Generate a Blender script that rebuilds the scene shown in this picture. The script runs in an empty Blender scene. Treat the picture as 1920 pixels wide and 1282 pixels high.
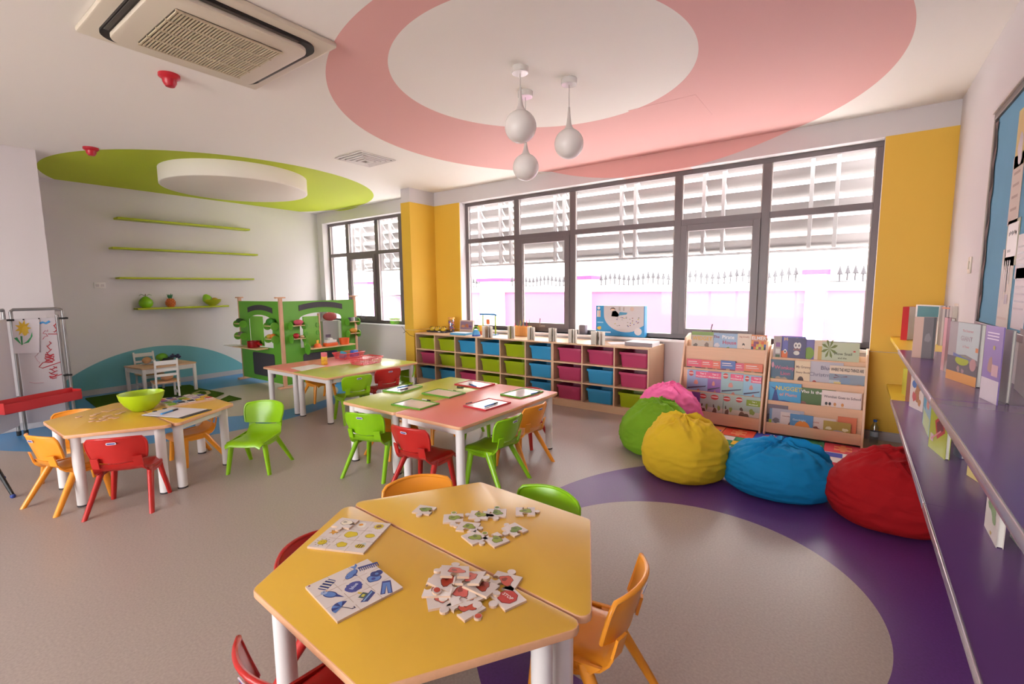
import bpy, bmesh, math, random
from mathutils import Vector, Matrix, noise

# ------------------------------------------------------------------ camera
H = 1.55                      # camera height
F = 882.85                    # focal length in pixels of the 1920 px wide frame
YAW, PITCH, ROLL = -0.626834, 0.1131047, -0.0109103
_f = Vector((math.sin(YAW)*math.cos(PITCH), math.cos(YAW)*math.cos(PITCH), -math.sin(PITCH)))
_r = Vector((math.cos(YAW), -math.sin(YAW), 0)); _u = _r.cross(_f)
RIGHT = math.cos(ROLL)*_r + math.sin(ROLL)*_u
UP = -math.sin(ROLL)*_r + math.cos(ROLL)*_u
FWD = _f
sc = bpy.context.scene
COL = sc.collection
camd = bpy.data.cameras.new('camera'); cam = bpy.data.objects.new('camera', camd); COL.objects.link(cam)
camd.sensor_width = 36; camd.sensor_fit = 'HORIZONTAL'; camd.lens = F/1920*36
camd.clip_start = 0.05; camd.clip_end = 200
cam.matrix_world = Matrix(((RIGHT.x, UP.x, -FWD.x, 0), (RIGHT.y, UP.y, -FWD.y, 0), (RIGHT.z, UP.z, -FWD.z, H), (0, 0, 0, 1)))
sc.camera = cam

# ------------------------------------------------------------------ light
SKY = 7.0
w = bpy.data.worlds.new('overcast_sky'); sc.world = w; w.use_nodes = True
bgn = w.node_tree.nodes['Background']; bgn.inputs[0].default_value = (0.98, 0.985, 1.0, 1); bgn.inputs[1].default_value = SKY
sc.view_settings.view_transform = 'Standard'; sc.view_settings.look = 'None'
sc.view_settings.gamma = 1; sc.view_settings.exposure = 1.22; sc.view_settings.use_curve_mapping = False
def portal(name, loc, sx, sy, rot):
    l = bpy.data.lights.new(name, 'AREA'); l.shape = 'RECTANGLE'; l.size = sx; l.size_y = sy; l.cycles.is_portal = True
    o = bpy.data.objects.new(name, l); COL.objects.link(o); o.location = loc; o.rotation_euler = rot
portal('window_portal', (-2.56, 6.3, 1.92), 5.6, 2.2, (math.radians(-90), 0, 0))
portal('window_portal', (-7.7, 6.3, 1.92), 3.2, 2.2, (math.radians(-90), 0, 0))
portal('window_portal', (-3.1, -4.85, 1.65), 5.4, 2.5, (math.radians(90), 0, 0))

# ------------------------------------------------------------------ pixel -> place
def ray(px, py): return RIGHT*((px-960)/F) + UP*(-(py-641)/F) + FWD
def onz(px, py, z=0.0):
    d = ray(px, py); t = (z-H)/d.z; return Vector((d.x*t, d.y*t, z))
def ony(px, py, y):
    d = ray(px, py); t = y/d.y; return Vector((d.x*t, y, H+d.z*t))
def onx(px, py, x):
    d = ray(px, py); t = x/d.x; return Vector((x, d.y*t, H+d.z*t))

# ------------------------------------------------------------------ materials
MATS = {}
def lin(h):
    h = h.lstrip('#'); out = []
    for i in (0, 2, 4):
        c = int(h[i:i+2], 16)/255; out.append(c/12.92 if c <= .04045 else ((c+.055)/1.055)**2.4)
    return (*out, 1)
def mat(hexc, rough=.5, kind='plain', metal=0.0, bump=0.0, bscale=200., spec=.5, var=0.0, vscale=8.):
    key = (hexc, rough, kind, metal, bump, bscale, spec, var, vscale)
    if key in MATS: return MATS[key]
    m = bpy.data.materials.new(kind+'_'+hexc.strip('#')); m.use_nodes = True
    nt = m.node_tree; b = nt.nodes['Principled BSDF']
    b.inputs['Base Color'].default_value = lin(hexc); b.inputs['Roughness'].default_value = rough
    b.inputs['Metallic'].default_value = metal; b.inputs['Specular IOR Level'].default_value = spec
    if bump or var:
        tc = nt.nodes.new('ShaderNodeTexCoord')
    if var:
        n = nt.nodes.new('ShaderNodeTexNoise'); n.inputs['Scale'].default_value = vscale; n.inputs['Detail'].default_value = 4
        nt.links.new(tc.outputs['Object'], n.inputs['Vector'])
        mx = nt.nodes.new('ShaderNodeMix'); mx.data_type = 'RGBA'; c = lin(hexc)
        mx.inputs[6].default_value = (*[max(0, v*(1-var)) for v in c[:3]], 1); mx.inputs[7].default_value = (*[min(1, v*(1+var)) for v in c[:3]], 1)
        nt.links.new(n.outputs['Fac'], mx.inputs[0]); nt.links.new(mx.outputs[2], b.inputs['Base Color'])
    if bump:
        n2 = nt.nodes.new('ShaderNodeTexNoise'); n2.inputs['Scale'].default_value = bscale
        nt.links.new(tc.outputs['Object'], n2.inputs['Vector'])
        bp = nt.nodes.new('ShaderNodeBump'); bp.inputs['Strength'].default_value = bump; bp.inputs['Distance'].default_value = .002
        nt.links.new(n2.outputs['Fac'], bp.inputs['Height']); nt.links.new(bp.outputs['Normal'], b.inputs['Normal'])
    MATS[key] = m; return m
def wood(hexc, rough=.45, axis='X', dark=.10):
    key = ('wood', hexc, rough, axis)
    if key in MATS: return MATS[key]
    m = bpy.data.materials.new('wood_'+hexc.strip('#')); m.use_nodes = True; nt = m.node_tree; b = nt.nodes['Principled BSDF']
    b.inputs['Roughness'].default_value = rough
    tc = nt.nodes.new('ShaderNodeTexCoord'); mp = nt.nodes.new('ShaderNodeMapping')
    s = {'X': (1.2, 22, 22), 'Y': (22, 1.2, 22), 'Z': (22, 22, 1.2)}[axis]; mp.inputs['Scale'].default_value = s
    n = nt.nodes.new('ShaderNodeTexNoise'); n.inputs['Scale'].default_value = 2.2; n.inputs['Detail'].default_value = 5; n.inputs['Distortion'].default_value = .5
    nt.links.new(tc.outputs['Object'], mp.inputs[0]); nt.links.new(mp.outputs[0], n.inputs['Vector'])
    mx = nt.nodes.new('ShaderNodeMix'); mx.data_type = 'RGBA'; c = lin(hexc)
    mx.inputs[6].default_value = (*[v*(1-dark) for v in c[:3]], 1); mx.inputs[7].default_value = (*[min(1, v*(1+dark)) for v in c[:3]], 1)
    nt.links.new(n.outputs['Fac'], mx.inputs[0]); nt.links.new(mx.outputs[2], b.inputs['Base Color'])
    MATS[key] = m; return m
def zones(name, base, discs, rough, speck=0.0, plane='XY', spec=.5, bump=0.0):
    """flat paint / vinyl inlay: discs = [(centre a, centre b, radius, hex)], later ones lie on top"""
    m = bpy.data.materials.new(name); m.use_nodes = True; nt = m.node_tree; b = nt.nodes['Principled BSDF']
    b.inputs['Roughness'].default_value = rough; b.inputs['Specular IOR Level'].default_value = spec
    g = nt.nodes.new('ShaderNodeNewGeometry'); cur = None
    sepn = nt.nodes.new('ShaderNodeSeparateXYZ'); nt.links.new(g.outputs['Position'], sepn.inputs[0])
    comb = nt.nodes.new('ShaderNodeCombineXYZ')
    a, c = {'XY': (0, 1), 'XZ': (0, 2), 'YZ': (1, 2)}[plane]
    nt.links.new(sepn.outputs[a], comb.inputs[0]); nt.links.new(sepn.outputs[c], comb.inputs[1])
    rgb = nt.nodes.new('ShaderNodeRGB'); rgb.outputs[0].default_value = lin(base); cur = rgb.outputs[0]
    for (x, y, r, h) in discs:
        d = nt.nodes.new('ShaderNodeVectorMath'); d.operation = 'DISTANCE'; d.inputs[1].default_value = (x, y, 0)
        nt.links.new(comb.outputs[0], d.inputs[0])
        lt = nt.nodes.new('ShaderNodeMath'); lt.operation = 'LESS_THAN'; lt.inputs[1].default_value = r
        nt.links.new(d.outputs['Value'], lt.inputs[0])
        mx = nt.nodes.new('ShaderNodeMix'); mx.data_type = 'RGBA'; mx.inputs[7].default_value = lin(h)
        nt.links.new(lt.outputs[0], mx.inputs[0]); nt.links.new(cur, mx.inputs[6]); cur = mx.outputs[2]
    if speck:
        n = nt.nodes.new('ShaderNodeTexNoise'); n.inputs['Scale'].default_value = 90; n.inputs['Detail'].default_value = 3
        nt.links.new(g.outputs['Position'], n.inputs['Vector'])
        mr = nt.nodes.new('ShaderNodeMapRange'); mr.inputs[1].default_value = .3; mr.inputs[2].default_value = .7
        mr.inputs[3].default_value = 1-speck; mr.inputs[4].default_value = 1+speck
        nt.links.new(n.outputs['Fac'], mr.inputs[0])
        sv = nt.nodes.new('ShaderNodeVectorMath'); sv.operation = 'SCALE'
        nt.links.new(cur, sv.inputs[0]); nt.links.new(mr.outputs[0], sv.inputs['Scale']); cur = sv.outputs[0]
    nt.links.new(cur, b.inputs['Base Color'])
    if bump:
        n2 = nt.nodes.new('ShaderNodeTexNoise'); n2.inputs['Scale'].default_value = 240; nt.links.new(g.outputs['Position'], n2.inputs['Vector'])
        bp = nt.nodes.new('ShaderNodeBump'); bp.inputs['Strength'].default_value = bump; bp.inputs['Distance'].default_value = .001
        nt.links.new(n2.outputs['Fac'], bp.inputs['Height']); nt.links.new(bp.outputs['Normal'], b.inputs['Normal'])
    return m
def glassmat(tint='#ffffff', refl=.008, name='clear_glass', rough=.02):
    m = bpy.data.materials.new(name); m.use_nodes = True; nt = m.node_tree
    for n in list(nt.nodes):
        if n.type != 'OUTPUT_MATERIAL': nt.nodes.remove(n)
    out = nt.nodes['Material Output']; t = nt.nodes.new('ShaderNodeBsdfTransparent'); t.inputs[0].default_value = lin(tint)
    gl = nt.nodes.new('ShaderNodeBsdfGlossy'); gl.inputs['Roughness'].default_value = rough
    mx = nt.nodes.new('ShaderNodeMixShader'); mx.inputs[0].default_value = refl
    nt.links.new(t.outputs[0], mx.inputs[1]); nt.links.new(gl.outputs[0], mx.inputs[2]); nt.links.new(mx.outputs[0], out.inputs[0])
    return m
GLASS = glassmat()
def plastic(h, rough=.32): return mat(h, rough, 'plastic')
def paint(h, rough=.6): return mat(h, rough, 'paint')
def fabric(h): return mat(h, .85, 'fabric', bump=.35, bscale=350, spec=.2, var=.06, vscale=5)
def printed(h): return mat(h, .45, 'print')
METAL = mat('#b9b6b3', .3, 'steel', metal=.9)
BLACK = mat('#1b1a1c', .45, 'black')
WHITE = mat('#e9e4e1', .4, 'white')

# ------------------------------------------------------------------ mesh builder
class MB:
    def __init__(s): s.v = []; s.f = []; s.m = []
    def add(s, vs, fs, mi=0):
        k = len(s.v); s.v += [Vector(p) for p in vs]; s.f += [[i+k for i in f] for f in fs]; s.m += [mi]*len(fs); return s
    def box(s, x0, x1, y0, y1, z0, z1, mi=0):
        return s.add([(x0,y0,z0),(x1,y0,z0),(x1,y1,z0),(x0,y1,z0),(x0,y0,z1),(x1,y0,z1),(x1,y1,z1),(x0,y1,z1)],
                     [(0,3,2,1),(4,5,6,7),(0,1,5,4),(1,2,6,5),(2,3,7,6),(3,0,4,7)], mi)
    def cbox(s, c, d, mi=0):
        return s.box(c[0]-d[0]/2, c[0]+d[0]/2, c[1]-d[1]/2, c[1]+d[1]/2, c[2]-d[2]/2, c[2]+d[2]/2, mi)
    def prism(s, poly, a, b, axis='Z', mi=0, cap=None):
        """polygon extruded along an axis; cap = material index of the end at b"""
        area = sum(poly[i][0]*poly[(i+1) % len(poly)][1]-poly[(i+1) % len(poly)][0]*poly[i][1] for i in range(len(poly)))
        if area < 0: poly = poly[::-1]
        def P(p, t):
            return (p[0], p[1], t) if axis == 'Z' else ((p[0], -t, p[1]) if axis == 'Y' else (t, p[0], p[1]))
        n = len(poly)
        s.add([P(p, a) for p in poly]+[P(p, b) for p in poly], [list(range(n))[::-1]]+[(i, (i+1) % n, n+(i+1) % n, n+i) for i in range(n)], mi)
        k = len(s.v)-2*n; s.f.append([k+n+i for i in range(n)]); s.m.append(mi if cap is None else cap)
        return s
    def cyl(s, p0, p1, r0, r1=None, n=12, mi=0, caps=True):
        p0 = Vector(p0); p1 = Vector(p1); r1 = r0 if r1 is None else r1
        d = (p1-p0).normalized(); a = d.orthogonal().normalized(); b = d.cross(a)
        vs = []
        for p, r in ((p0, r0), (p1, r1)):
            for i in range(n):
                t = 2*math.pi*i/n; vs.append(p+a*(r*math.cos(t))+b*(r*math.sin(t)))
        fs = [(i, (i+1) % n, n+(i+1) % n, n+i) for i in range(n)]
        if caps: fs += [list(range(n))[::-1], [n+i for i in range(n)]]
        return s.add(vs, fs, mi)
    def lathe(s, prof, n=24, c=(0,0,0), mi=0):
        vs = []; fs = []; rings = []
        for r, z in prof:
            if r < 1e-6: rings.append([len(vs)]); vs.append((c[0], c[1], c[2]+z))
            else:
                rings.append(list(range(len(vs), len(vs)+n)))
                for i in range(n):
                    t = 2*math.pi*i/n; vs.append((c[0]+r*math.cos(t), c[1]+r*math.sin(t), c[2]+z))
        for A, B in zip(rings, rings[1:]):
            for i in range(n):
                j = (i+1) % n
                if len(A) == 1 and len(B) > 1: fs.append((A[0], B[j], B[i]))
                elif len(B) == 1 and len(A) > 1: fs.append((A[i], A[j], B[0]))
                elif len(A) > 1: fs.append((A[i], A[j], B[j], B[i]))
        return s.add(vs, fs, mi)
    def tube(s, path, r, n=8, mi=0, closed=False):
        P = [Vector(p) for p in path]; k = len(P); vs = []; fs = []
        prev = None
        for i, p in enumerate(P):
            if closed: d = (P[(i+1) % k]-P[i-1]).normalized()
            else: d = (P[min(i+1, k-1)]-P[max(i-1, 0)]).normalized()
            a = d.orthogonal().normalized() if prev is None else (prev-d*prev.dot(d)).normalized()
            prev = a; b = d.cross(a); rr = r[i] if isinstance(r, (list, tuple)) else r
            for j in range(n):
                t = 2*math.pi*j/n; vs.append(p+a*(rr*math.cos(t))+b*(rr*math.sin(t)))
        for i in range(k if closed else k-1):
            for j in range(n):
                q = (i+1) % k; fs.append((i*n+j, i*n+(j+1) % n, q*n+(j+1) % n, q*n+j))
        if not closed: fs += [list(range(n))[::-1], [(k-1)*n+j for j in range(n)]]
        return s.add(vs, fs, mi)
    def sheet(s, g, th, mi=0):
        """grid of points thickened by th along its own normals"""
        R = len(g); C = len(g[0]); top = []; bot = []
        for i in range(R):
            for j in range(C):
                a = Vector(g[min(i+1, R-1)][j])-Vector(g[max(i-1, 0)][j]); b = Vector(g[i][min(j+1, C-1)])-Vector(g[i][max(j-1, 0)])
                nn = a.cross(b).normalized(); p = Vector(g[i][j]); top.append(p+nn*th/2); bot.append(p-nn*th/2)
        N = R*C; fs = []
        for i in range(R-1):
            for j in range(C-1):
                q = (i*C+j, (i+1)*C+j, (i+1)*C+j+1, i*C+j+1); fs.append(q); fs.append([N+x for x in q[::-1]])
        for i in range(R-1):
            fs.append((i*C, N+i*C, N+(i+1)*C, (i+1)*C)); e = C-1
            fs.append((i*C+e, (i+1)*C+e, N+(i+1)*C+e, N+i*C+e))
        for j in range(C-1):
            fs.append((j, j+1, N+j+1, N+j)); e = (R-1)*C
            fs.append((e+j, N+e+j, N+e+j+1, e+j+1))
        return s.add(top+bot, fs, mi)
    def sphere(s, c, r, n=16, m=10, mi=0, sq=(1,1,1)):
        prof = [(r*math.sin(math.pi*i/m), -r*math.cos(math.pi*i/m)) for i in range(m+1)]
        k = len(s.v); s.lathe(prof, n, (0,0,0), mi)
        for i in range(k, len(s.v)):
            v = s.v[i]; s.v[i] = Vector((c[0]+v.x*sq[0], c[1]+v.y*sq[1], c[2]+v.z*sq[2]))
        return s
    def xf(s, M, k=0):
        for i in range(k, len(s.v)): s.v[i] = M @ s.v[i]
        return s
    def topmat(s, mi, k=0):
        for i in range(k, len(s.f)):
            f = s.f[i]; a, b, c = s.v[f[0]], s.v[f[1]], s.v[f[2]]
            if (b-a).cross(c-a).normalized().z > .9: s.m[i] = mi
        return s
    def mesh(s, name, mats, bevel=0, segs=2, smooth=True, ang=35):
        me = bpy.data.meshes.new(name); me.from_pydata([tuple(v) for v in s.v], [], s.f)
        for mt in (mats if isinstance(mats, (list, tuple)) else [mats]): me.materials.append(mt)
        me.polygons.foreach_set('material_index', s.m)
        if bevel:
            bm = bmesh.new(); bm.from_mesh(me)
            es = [e for e in bm.edges if len(e.link_faces) == 2 and e.calc_face_angle(0) > .6]
            bmesh.ops.bevel(bm, geom=es, offset=bevel, segments=segs, affect='EDGES', profile=.5, clamp_overlap=True)
            bm.to_mesh(me); bm.free()
        if smooth:
            me.polygons.foreach_set('use_smooth', [True]*len(me.polygons)); me.set_sharp_from_angle(angle=math.radians(ang))
        me.update(); return me
    def build(s, name, mats, parent=None, **k):
        return link(name, s.mesh(name, mats, **k), parent)
def link(name, me, parent=None, loc=None, rot=None):
    o = bpy.data.objects.new(name, me); COL.objects.link(o)
    if parent is not None: o.parent = parent
    if loc is not None: o.location = loc
    if rot is not None: o.rotation_euler = rot
    return o
def empty(name, loc=(0,0,0), rz=0.0):
    o = bpy.data.objects.new(name, None); COL.objects.link(o); o.location = loc; o.rotation_euler = (0, 0, rz); o.empty_display_size = .05
    return o
def tag(o, label, cat, group=None, kind=None):
    o['label'] = label; o['category'] = cat
    if group: o['group'] = group
    if kind: o['kind'] = kind
    return o
def struct(o, label=None):
    o['kind'] = 'structure'
    if label: o['label'] = label
    return o
def copy_tree(o, parent=None):
    c = o.copy(); COL.objects.link(c); c.parent = parent
    for ch in [x for x in o.children]: copy_tree(ch, c)
    return c
def rrect(x0, x1, y0, y1, r, n=5):
    out = []
    for cx, cy, a in ((x1-r, y1-r, 0), (x0+r, y1-r, 90), (x0+r, y0+r, 180), (x1-r, y0+r, 270)):
        for i in range(n+1):
            t = math.radians(a+90*i/n); out.append((cx+r*math.cos(t), cy+r*math.sin(t)))
    return out
def rpoly(pts, r, n=4):
    out = []; k = len(pts)
    for i in range(k):
        p = Vector(pts[i]).to_2d(); a = (Vector(pts[i-1]).to_2d()-p).normalized(); b = (Vector(pts[(i+1) % k]).to_2d()-p).normalized()
        h = a.angle(b)/2; d = r/math.tan(h); c = p+(a+b).normalized()*(r/math.sin(h))
        s0 = p+a*d-c; s1 = p+b*d-c; t0 = math.atan2(s0.y, s0.x); t1 = math.atan2(s1.y, s1.x)
        while t1-t0 > math.pi: t1 -= 2*math.pi
        while t1-t0 < -math.pi: t1 += 2*math.pi
        for j in range(n+1):
            t = t0+(t1-t0)*j/n; out.append((c.x+r*math.cos(t), c.y+r*math.sin(t)))
    return out
def ell(cx, cy, rx, ry, n=20, a0=0, a1=360):
    return [(cx+rx*math.cos(math.radians(a0+(a1-a0)*i/n)), cy+ry*math.sin(math.radians(a0+(a1-a0)*i/n))) for i in range(n if a1-a0 == 360 else n+1)]
TXT = {}
def text_mesh(s, bold=False):
    if s in TXT: return TXT[s]
    c = bpy.data.curves.new('lettering', 'FONT'); c.body = s; c.size = 1; c.align_x = 'CENTER'; c.align_y = 'CENTER'; c.resolution_u = 2
    if bold: c.offset = .02
    o = bpy.data.objects.new('lettering', c); me = bpy.data.meshes.new_from_object(o); me.name = 'lettering'
    bpy.data.objects.remove(o); bpy.data.curves.remove(c)
    TXT[s] = me; return me
def lettering(s, size, color, parent, M, wmax=None, name='lettering', bold=True):
    """flat text in the local XY of M (x right, y up, normal +z)"""
    me = text_mesh(s, bold).copy(); xs = [v.co.x for v in me.vertices] or [0]
    wdt = max(xs)-min(xs) or 1; sx = size
    if wmax and wdt*size > wmax: sx = wmax/wdt
    me.transform(M @ Matrix.Diagonal((sx, size, 1, 1))); me.materials.clear(); me.materials.append(printed(color))
    return link(name, me, parent)
# ------------------------------------------------------------------ the room
XL, XR, YW, ZC, YR = -9.35, 0.68, 5.88, 3.17, -4.6
XN, YN = -7.63, 1.345            # near wall block on the left and the corner where the alcove begins
YF = 6.05                        # window frame plane
PX0, PX1, PY = -6.06, -5.86, 5.33   # pillar
W1 = (-5.285, 0.158); W2 = (-9.17, -6.12); ZS, ZH = 0.90, 2.945
WALLC, CEILC, YELC = '#d2cbcc', '#f4eee7', '#e2b43c'
PINK, GREENC = '#e8b0ab', '#bccb2a'
wallm = paint(WALLC, .7); yelm = paint(YELC, .55)
floorm = zones('vinyl_floor', '#a89a92', [(0.0, 2.726, 1.81, '#64397e'), (-.683, 2.436, .905, '#a89a92'),
                                          (-7.78, 2.75, 2.28, '#3f86be'), (-7.093, 3.319, 1.14, '#b3a896')], .34, speck=.10, bump=.12, spec=.45)
MB().box(XL-.3, XR+.3, YR-.3, YW+.3, -.12, 0).build('floor', floorm, smooth=False)
struct(bpy.data.objects['floor'], 'grey vinyl floor with purple and blue ring inlays')
ceilm = zones('ceiling_paint', CEILC, [(-2.061, 4.13, 2.28, PINK), (-2.064, 3.258, 1.14, CEILC), (-8.176, 3.665, 2.195, GREENC)], .75)
struct(MB().box(XL-.3, XR+.3, YR-.3, YW+.3, ZC, ZC+.15).build('ceiling', ceilm, smooth=False), 'white ceiling with a pink ring and a green disc')
backm = zones('window_wall_paint', WALLC, [(-2.07, 7.395, 4.47, PINK), (-8.3, 6.2, 3.06, GREENC)], .7, plane='XZ')
b = MB()
YB = 6.14
b.box(XL-.3, W2[0], YW, YB, 0, ZC); b.box(W2[1], W1[0], YW, YB, 0, ZC); b.box(W1[1], XR+.3, YW, YB, 0, ZC)
for W in (W1, W2):
    b.box(W[0], W[1], YW, YB, 0, ZS); b.box(W[0], W[1], YW, YB, ZH, ZC)
wb = struct(b.build('wall_back', backm, smooth=False), 'window wall with white lintel and pink painted arc')
# yellow wall panels with their shadow groove
for x0, x1 in ((PX1, W1[0]), (W1[1]+.002, XR)):
    for z0, z1 in ((.09, .884), (.889, ZH)):
        MB().box(x0, x1, YW-.012, YW, z0, z1).build('yellow_panel', yelm, wb, bevel=.001, smooth=False)
struct(MB().box(XL-.3, XL, YN-.2, YW+.3, 0, ZC).build('wall_left', zones('left_wall_paint', '#dcd6d6', [(2.87, -1.34, 2.0, '#6fb0ba')], .7, plane='YZ'), smooth=False), 'white alcove wall with a blue painted hill')  # wall white made lighter, putting the alcove's missing light into the colour
struct(MB().box(XL-.3, XN, YR-.3, YN, 0, ZC).build('wall_near', wallm, smooth=False), 'white projecting wall beside the drawing easel')
struct(MB().box(XR, XR+.25, YR-.3, YW, 0, ZC).build('wall_right', wallm, smooth=False), 'white wall carrying the purple book shelves')
# rear wall behind the camera with its own window bank (the daylight that comes from the left rear)
RW = (-5.6, -.6); RZ = (.5, 2.75)
b = MB(); b.box(XN, RW[0], YR-.2, YR, 0, ZC); b.box(RW[1], XR, YR-.2, YR, 0, ZC)
b.box(RW[0], RW[1], YR-.2, YR, 0, RZ[0]); b.box(RW[0], RW[1], YR-.2, YR, RZ[1], ZC)
struct(b.build('wall_rear', wallm, smooth=False))
# pillar: white head, yellow panels
pl = struct(MB().box(PX0, PX1, PY, YW, 0, ZC).build('trim_1', wallm, smooth=False), 'pillar clad in yellow panels between the two windows')
for z0, z1 in ((.09, .884), (.889, ZH)):
    MB().box(PX0, PX1+.012, PY-.012, PY, z0, z1).build('yellow_panel', yelm, pl, bevel=.001, smooth=False)
    MB().box(PX1, PX1+.012, PY, YW-.012, z0, z1).build('yellow_panel', yelm, pl, bevel=.001, smooth=False)
# baseboards
bbm = mat('#b9b4b6', .45, 'vinyl_base')
def baseb(name, x0, x1, y0, y1): struct(MB().box(x0, x1, y0, y1, 0, .085).build(name, bbm, bevel=.003, smooth=False))
baseb('baseboard_left', XL, XL+.012, YN, YW); baseb('baseboard_near', XN, XN+.012, YR, YN+.012)
baseb('baseboard_right', XR-.012, XR, YR, YW); baseb('baseboard_back', XL, PX0, YW-.012, YW); baseb('baseboard_window', PX1, XR, YW-.02, YW)
baseb('baseboard_pillar', PX0, PX1+.015, PY-.02, PY)
# ------------------------------------------------------------------ windows
FR = mat('#6a6061', .4, 'window_frame', metal=.1)
SEAL = mat('#b8b0ac', .5, 'seal')
def bar(name, x0, x1, z0, z1, par, y0=YF-.035, y1=YF+.035, m=FR): return MB().box(x0, x1, y0, y1, z0, z1).build(name, m, par, bevel=.003, smooth=False)
def window(name, X, mull, zt, sash, label, handles=()):
    r = empty(name, (0, 0, 0)); struct(r, label)
    x0, x1 = X; fw = .055
    bar('frame_head', x0, x1, ZH-fw, ZH, r); bar('frame_sill', x0, x1, ZS, ZS+fw, r)
    bar('frame_jamb', x0, x0+fw, ZS+fw, ZH-fw, r); bar('frame_jamb', x1-fw, x1, ZS+fw, ZH-fw, r)
    xs = [x0+fw]
    for m in mull: bar('mullion', m-.042, m+.042, ZS+fw, ZH-fw, r); xs += [m-.042, m+.042]
    xs.append(x1-fw)
    cells = [(xs[i], xs[i+1]) for i in range(0, len(xs), 2)]
    for i, (a, c) in enumerate(cells):
        bar('transom', a, c, zt-.035, zt+.035, r)
        MB().box(a, c, YF-.004, YF+.004, zt+.035, ZH-fw).build('pane', GLASS, r, smooth=False)
        lo, hi, aa, cc = ZS+fw, zt-.035, a, c
        if i in sash:
            s = .075; sy = YF-.06
            sm = MB(); sm.box(a, a+s, sy, YF+.01, lo, hi); sm.box(c-s, c, sy, YF+.01, lo, hi); sm.box(a+s, c-s, sy, YF+.01, lo, lo+s); sm.box(a+s, c-s, sy, YF+.01, hi-s, hi)
            so = sm.build('sash', FR, r, bevel=.003, smooth=False)
            xm = (a+c)/2
            hb = MB(); hb.box(xm-.05, xm+.05, sy-.012, sy, lo+.02, lo+.045); hb.tube([(xm-.03, sy-.02, lo+.035), (xm-.035, sy-.03, lo+.09), (xm-.02, sy-.035, lo+.15)], .008, 6)
            hb.build('handle', mat('#8f8b8b', .35, 'handle_grey', metal=.6), so)
            lo += s; hi -= s; aa += s; cc -= s
        MB().box(aa, cc, YF-.004, YF+.004, lo, hi).build('pane', GLASS, r, smooth=False)
        sl = MB()
        for (z0, z1, p, q) in ((zt+.035, ZH-fw, a, c), (lo, hi, aa, cc)):
            sl.box(p, p+.012, YF-.03, YF-.01, z0, z1); sl.box(q-.012, q, YF-.03, YF-.01, z0, z1)
        sl.build('glazing_seal', SEAL, r, smooth=False)
    return r
window('window_1', W1, (-4.25, -3.28, -1.81, -.85), 2.33, (1, 3), 'long dark framed window above the storage cabinet')
window('window_2', W2, (-8.52, -7.59, -6.9), 2.28, (1,), 'dark framed window behind the green market stall')
for W, nm in ((W1, 'trim_2'), (W2, 'trim_3')):
    struct(MB().box(W[0], W[1], YW-.03, YF-.03, ZS-.03, ZS).build(nm, mat('#eeeaea', .3, 'sill_stone'), bevel=.004, smooth=False), 'pale stone sill under %s' % ('the long window' if W is W1 else 'the alcove window'))
# rear window bank
r = struct(empty('window_3')); n = 6; cw = (RW[1]-RW[0])/n
for i in range(n+1): MB().box(RW[0]+i*cw-.03, RW[0]+i*cw+.03, YR-.14, YR-.06, RZ[0], RZ[1]).build('mullion', FR, r, smooth=False)
for z in (RZ[0]+.03, 2.1, RZ[1]-.03): MB().box(RW[0], RW[1], YR-.13, YR-.07, z-.03, z+.03).build('rail', FR, r, smooth=False)
MB().box(RW[0], RW[1], YR-.104, YR-.096, RZ[0], RZ[1]).build('pane', GLASS, r, smooth=False)

# ------------------------------------------------------------------ outside
struct(MB().box(-40, 30, YB, 40, -.3, -.15).build('ground_outside', mat('#dcd8d2', .9, 'concrete'), smooth=False), 'pale concrete yard outside the window')
struct(MB().box(-40, 30, -40, YR-.31, -.3, -.15).build('ground_rear', mat('#dcd8d2', .9, 'concrete'), smooth=False))
bw = empty('boundary_wall', (-4, 9.5, -.15)); tag(bw, 'pink rendered boundary wall with white coping outside the window', 'wall')
MB().box(-16, 14, 0, .2, 0, 1.61).build('wall_face', mat('#8a5c7a', .85, 'pink_render', var=.08, vscale=1.5), bw, smooth=False)
MB().box(-16, 14, -.05, .25, 1.61, 1.73).build('coping', mat('#e8e2e2', .8, 'white_render'), bw, bevel=.005, smooth=False)
gm = mat('#e8e2e2', .8, 'white_render')
PILX = [(664, 690), (900, 942), (1080, 1106), (1510, 1547)]
pil = []
for a, c in PILX:
    xa = ony(a, 540, 9.4).x; xc = ony(c, 540, 9.4).x; pil.append((xa, xc))
    p = empty('gate_pillar', ((xa+xc)/2, 9.6, -.15)); hw = (xc-xa)/2
    tag(p, 'white square wall pillar with pink cap, %s' % {664: 'seen through the window beside the stall', 900: 'behind the leftmost pane of the long window', 1080: 'behind the long window, second from its left', 1510: 'behind the rightmost pane of the long window'}[a], 'pillar', 'boundary wall pillars')
    MB().box(-hw, hw, -.2, .2, 0, 1.88).build('shaft', gm, p, smooth=False)
    MB().box(-hw-.06, hw+.06, -.26, .26, 1.88, 1.96).build('cap', mat('#74305c', .85, 'pink_cap'), p, bevel=.006, smooth=False)
sp = MB(); sp.cyl((0,0,0), (0,0,.15), .013, n=5); sp.cyl((0,0,.12), (0,0,.27), .042, .001, n=6); sp.cyl((-.05,0,.12), (.05,0,.12), .011, n=4)
spm = sp.mesh('spike', mat('#2b2528', .6, 'wrought_iron'))
rail = empty('spiked_railing', (-4, 9.6, 1.58)); tag(rail, 'dark wrought iron spikes along the top of the pink boundary wall', 'railing')
MB().box(-9, 8, -.008, .008, .02, .035).build('rail', mat('#2b2528', .6, 'wrought_iron'), rail, smooth=False)
x = -12.6; k = 0
while x < 1.2:
    if not any(a-.1 < x < c+.1 for a, c in pil):
        link('spike', spm, rail, (x+4, 0, .05*abs(((k % 8)-3.5)/3.5)-.01))
    x += .105; k += 1
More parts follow.
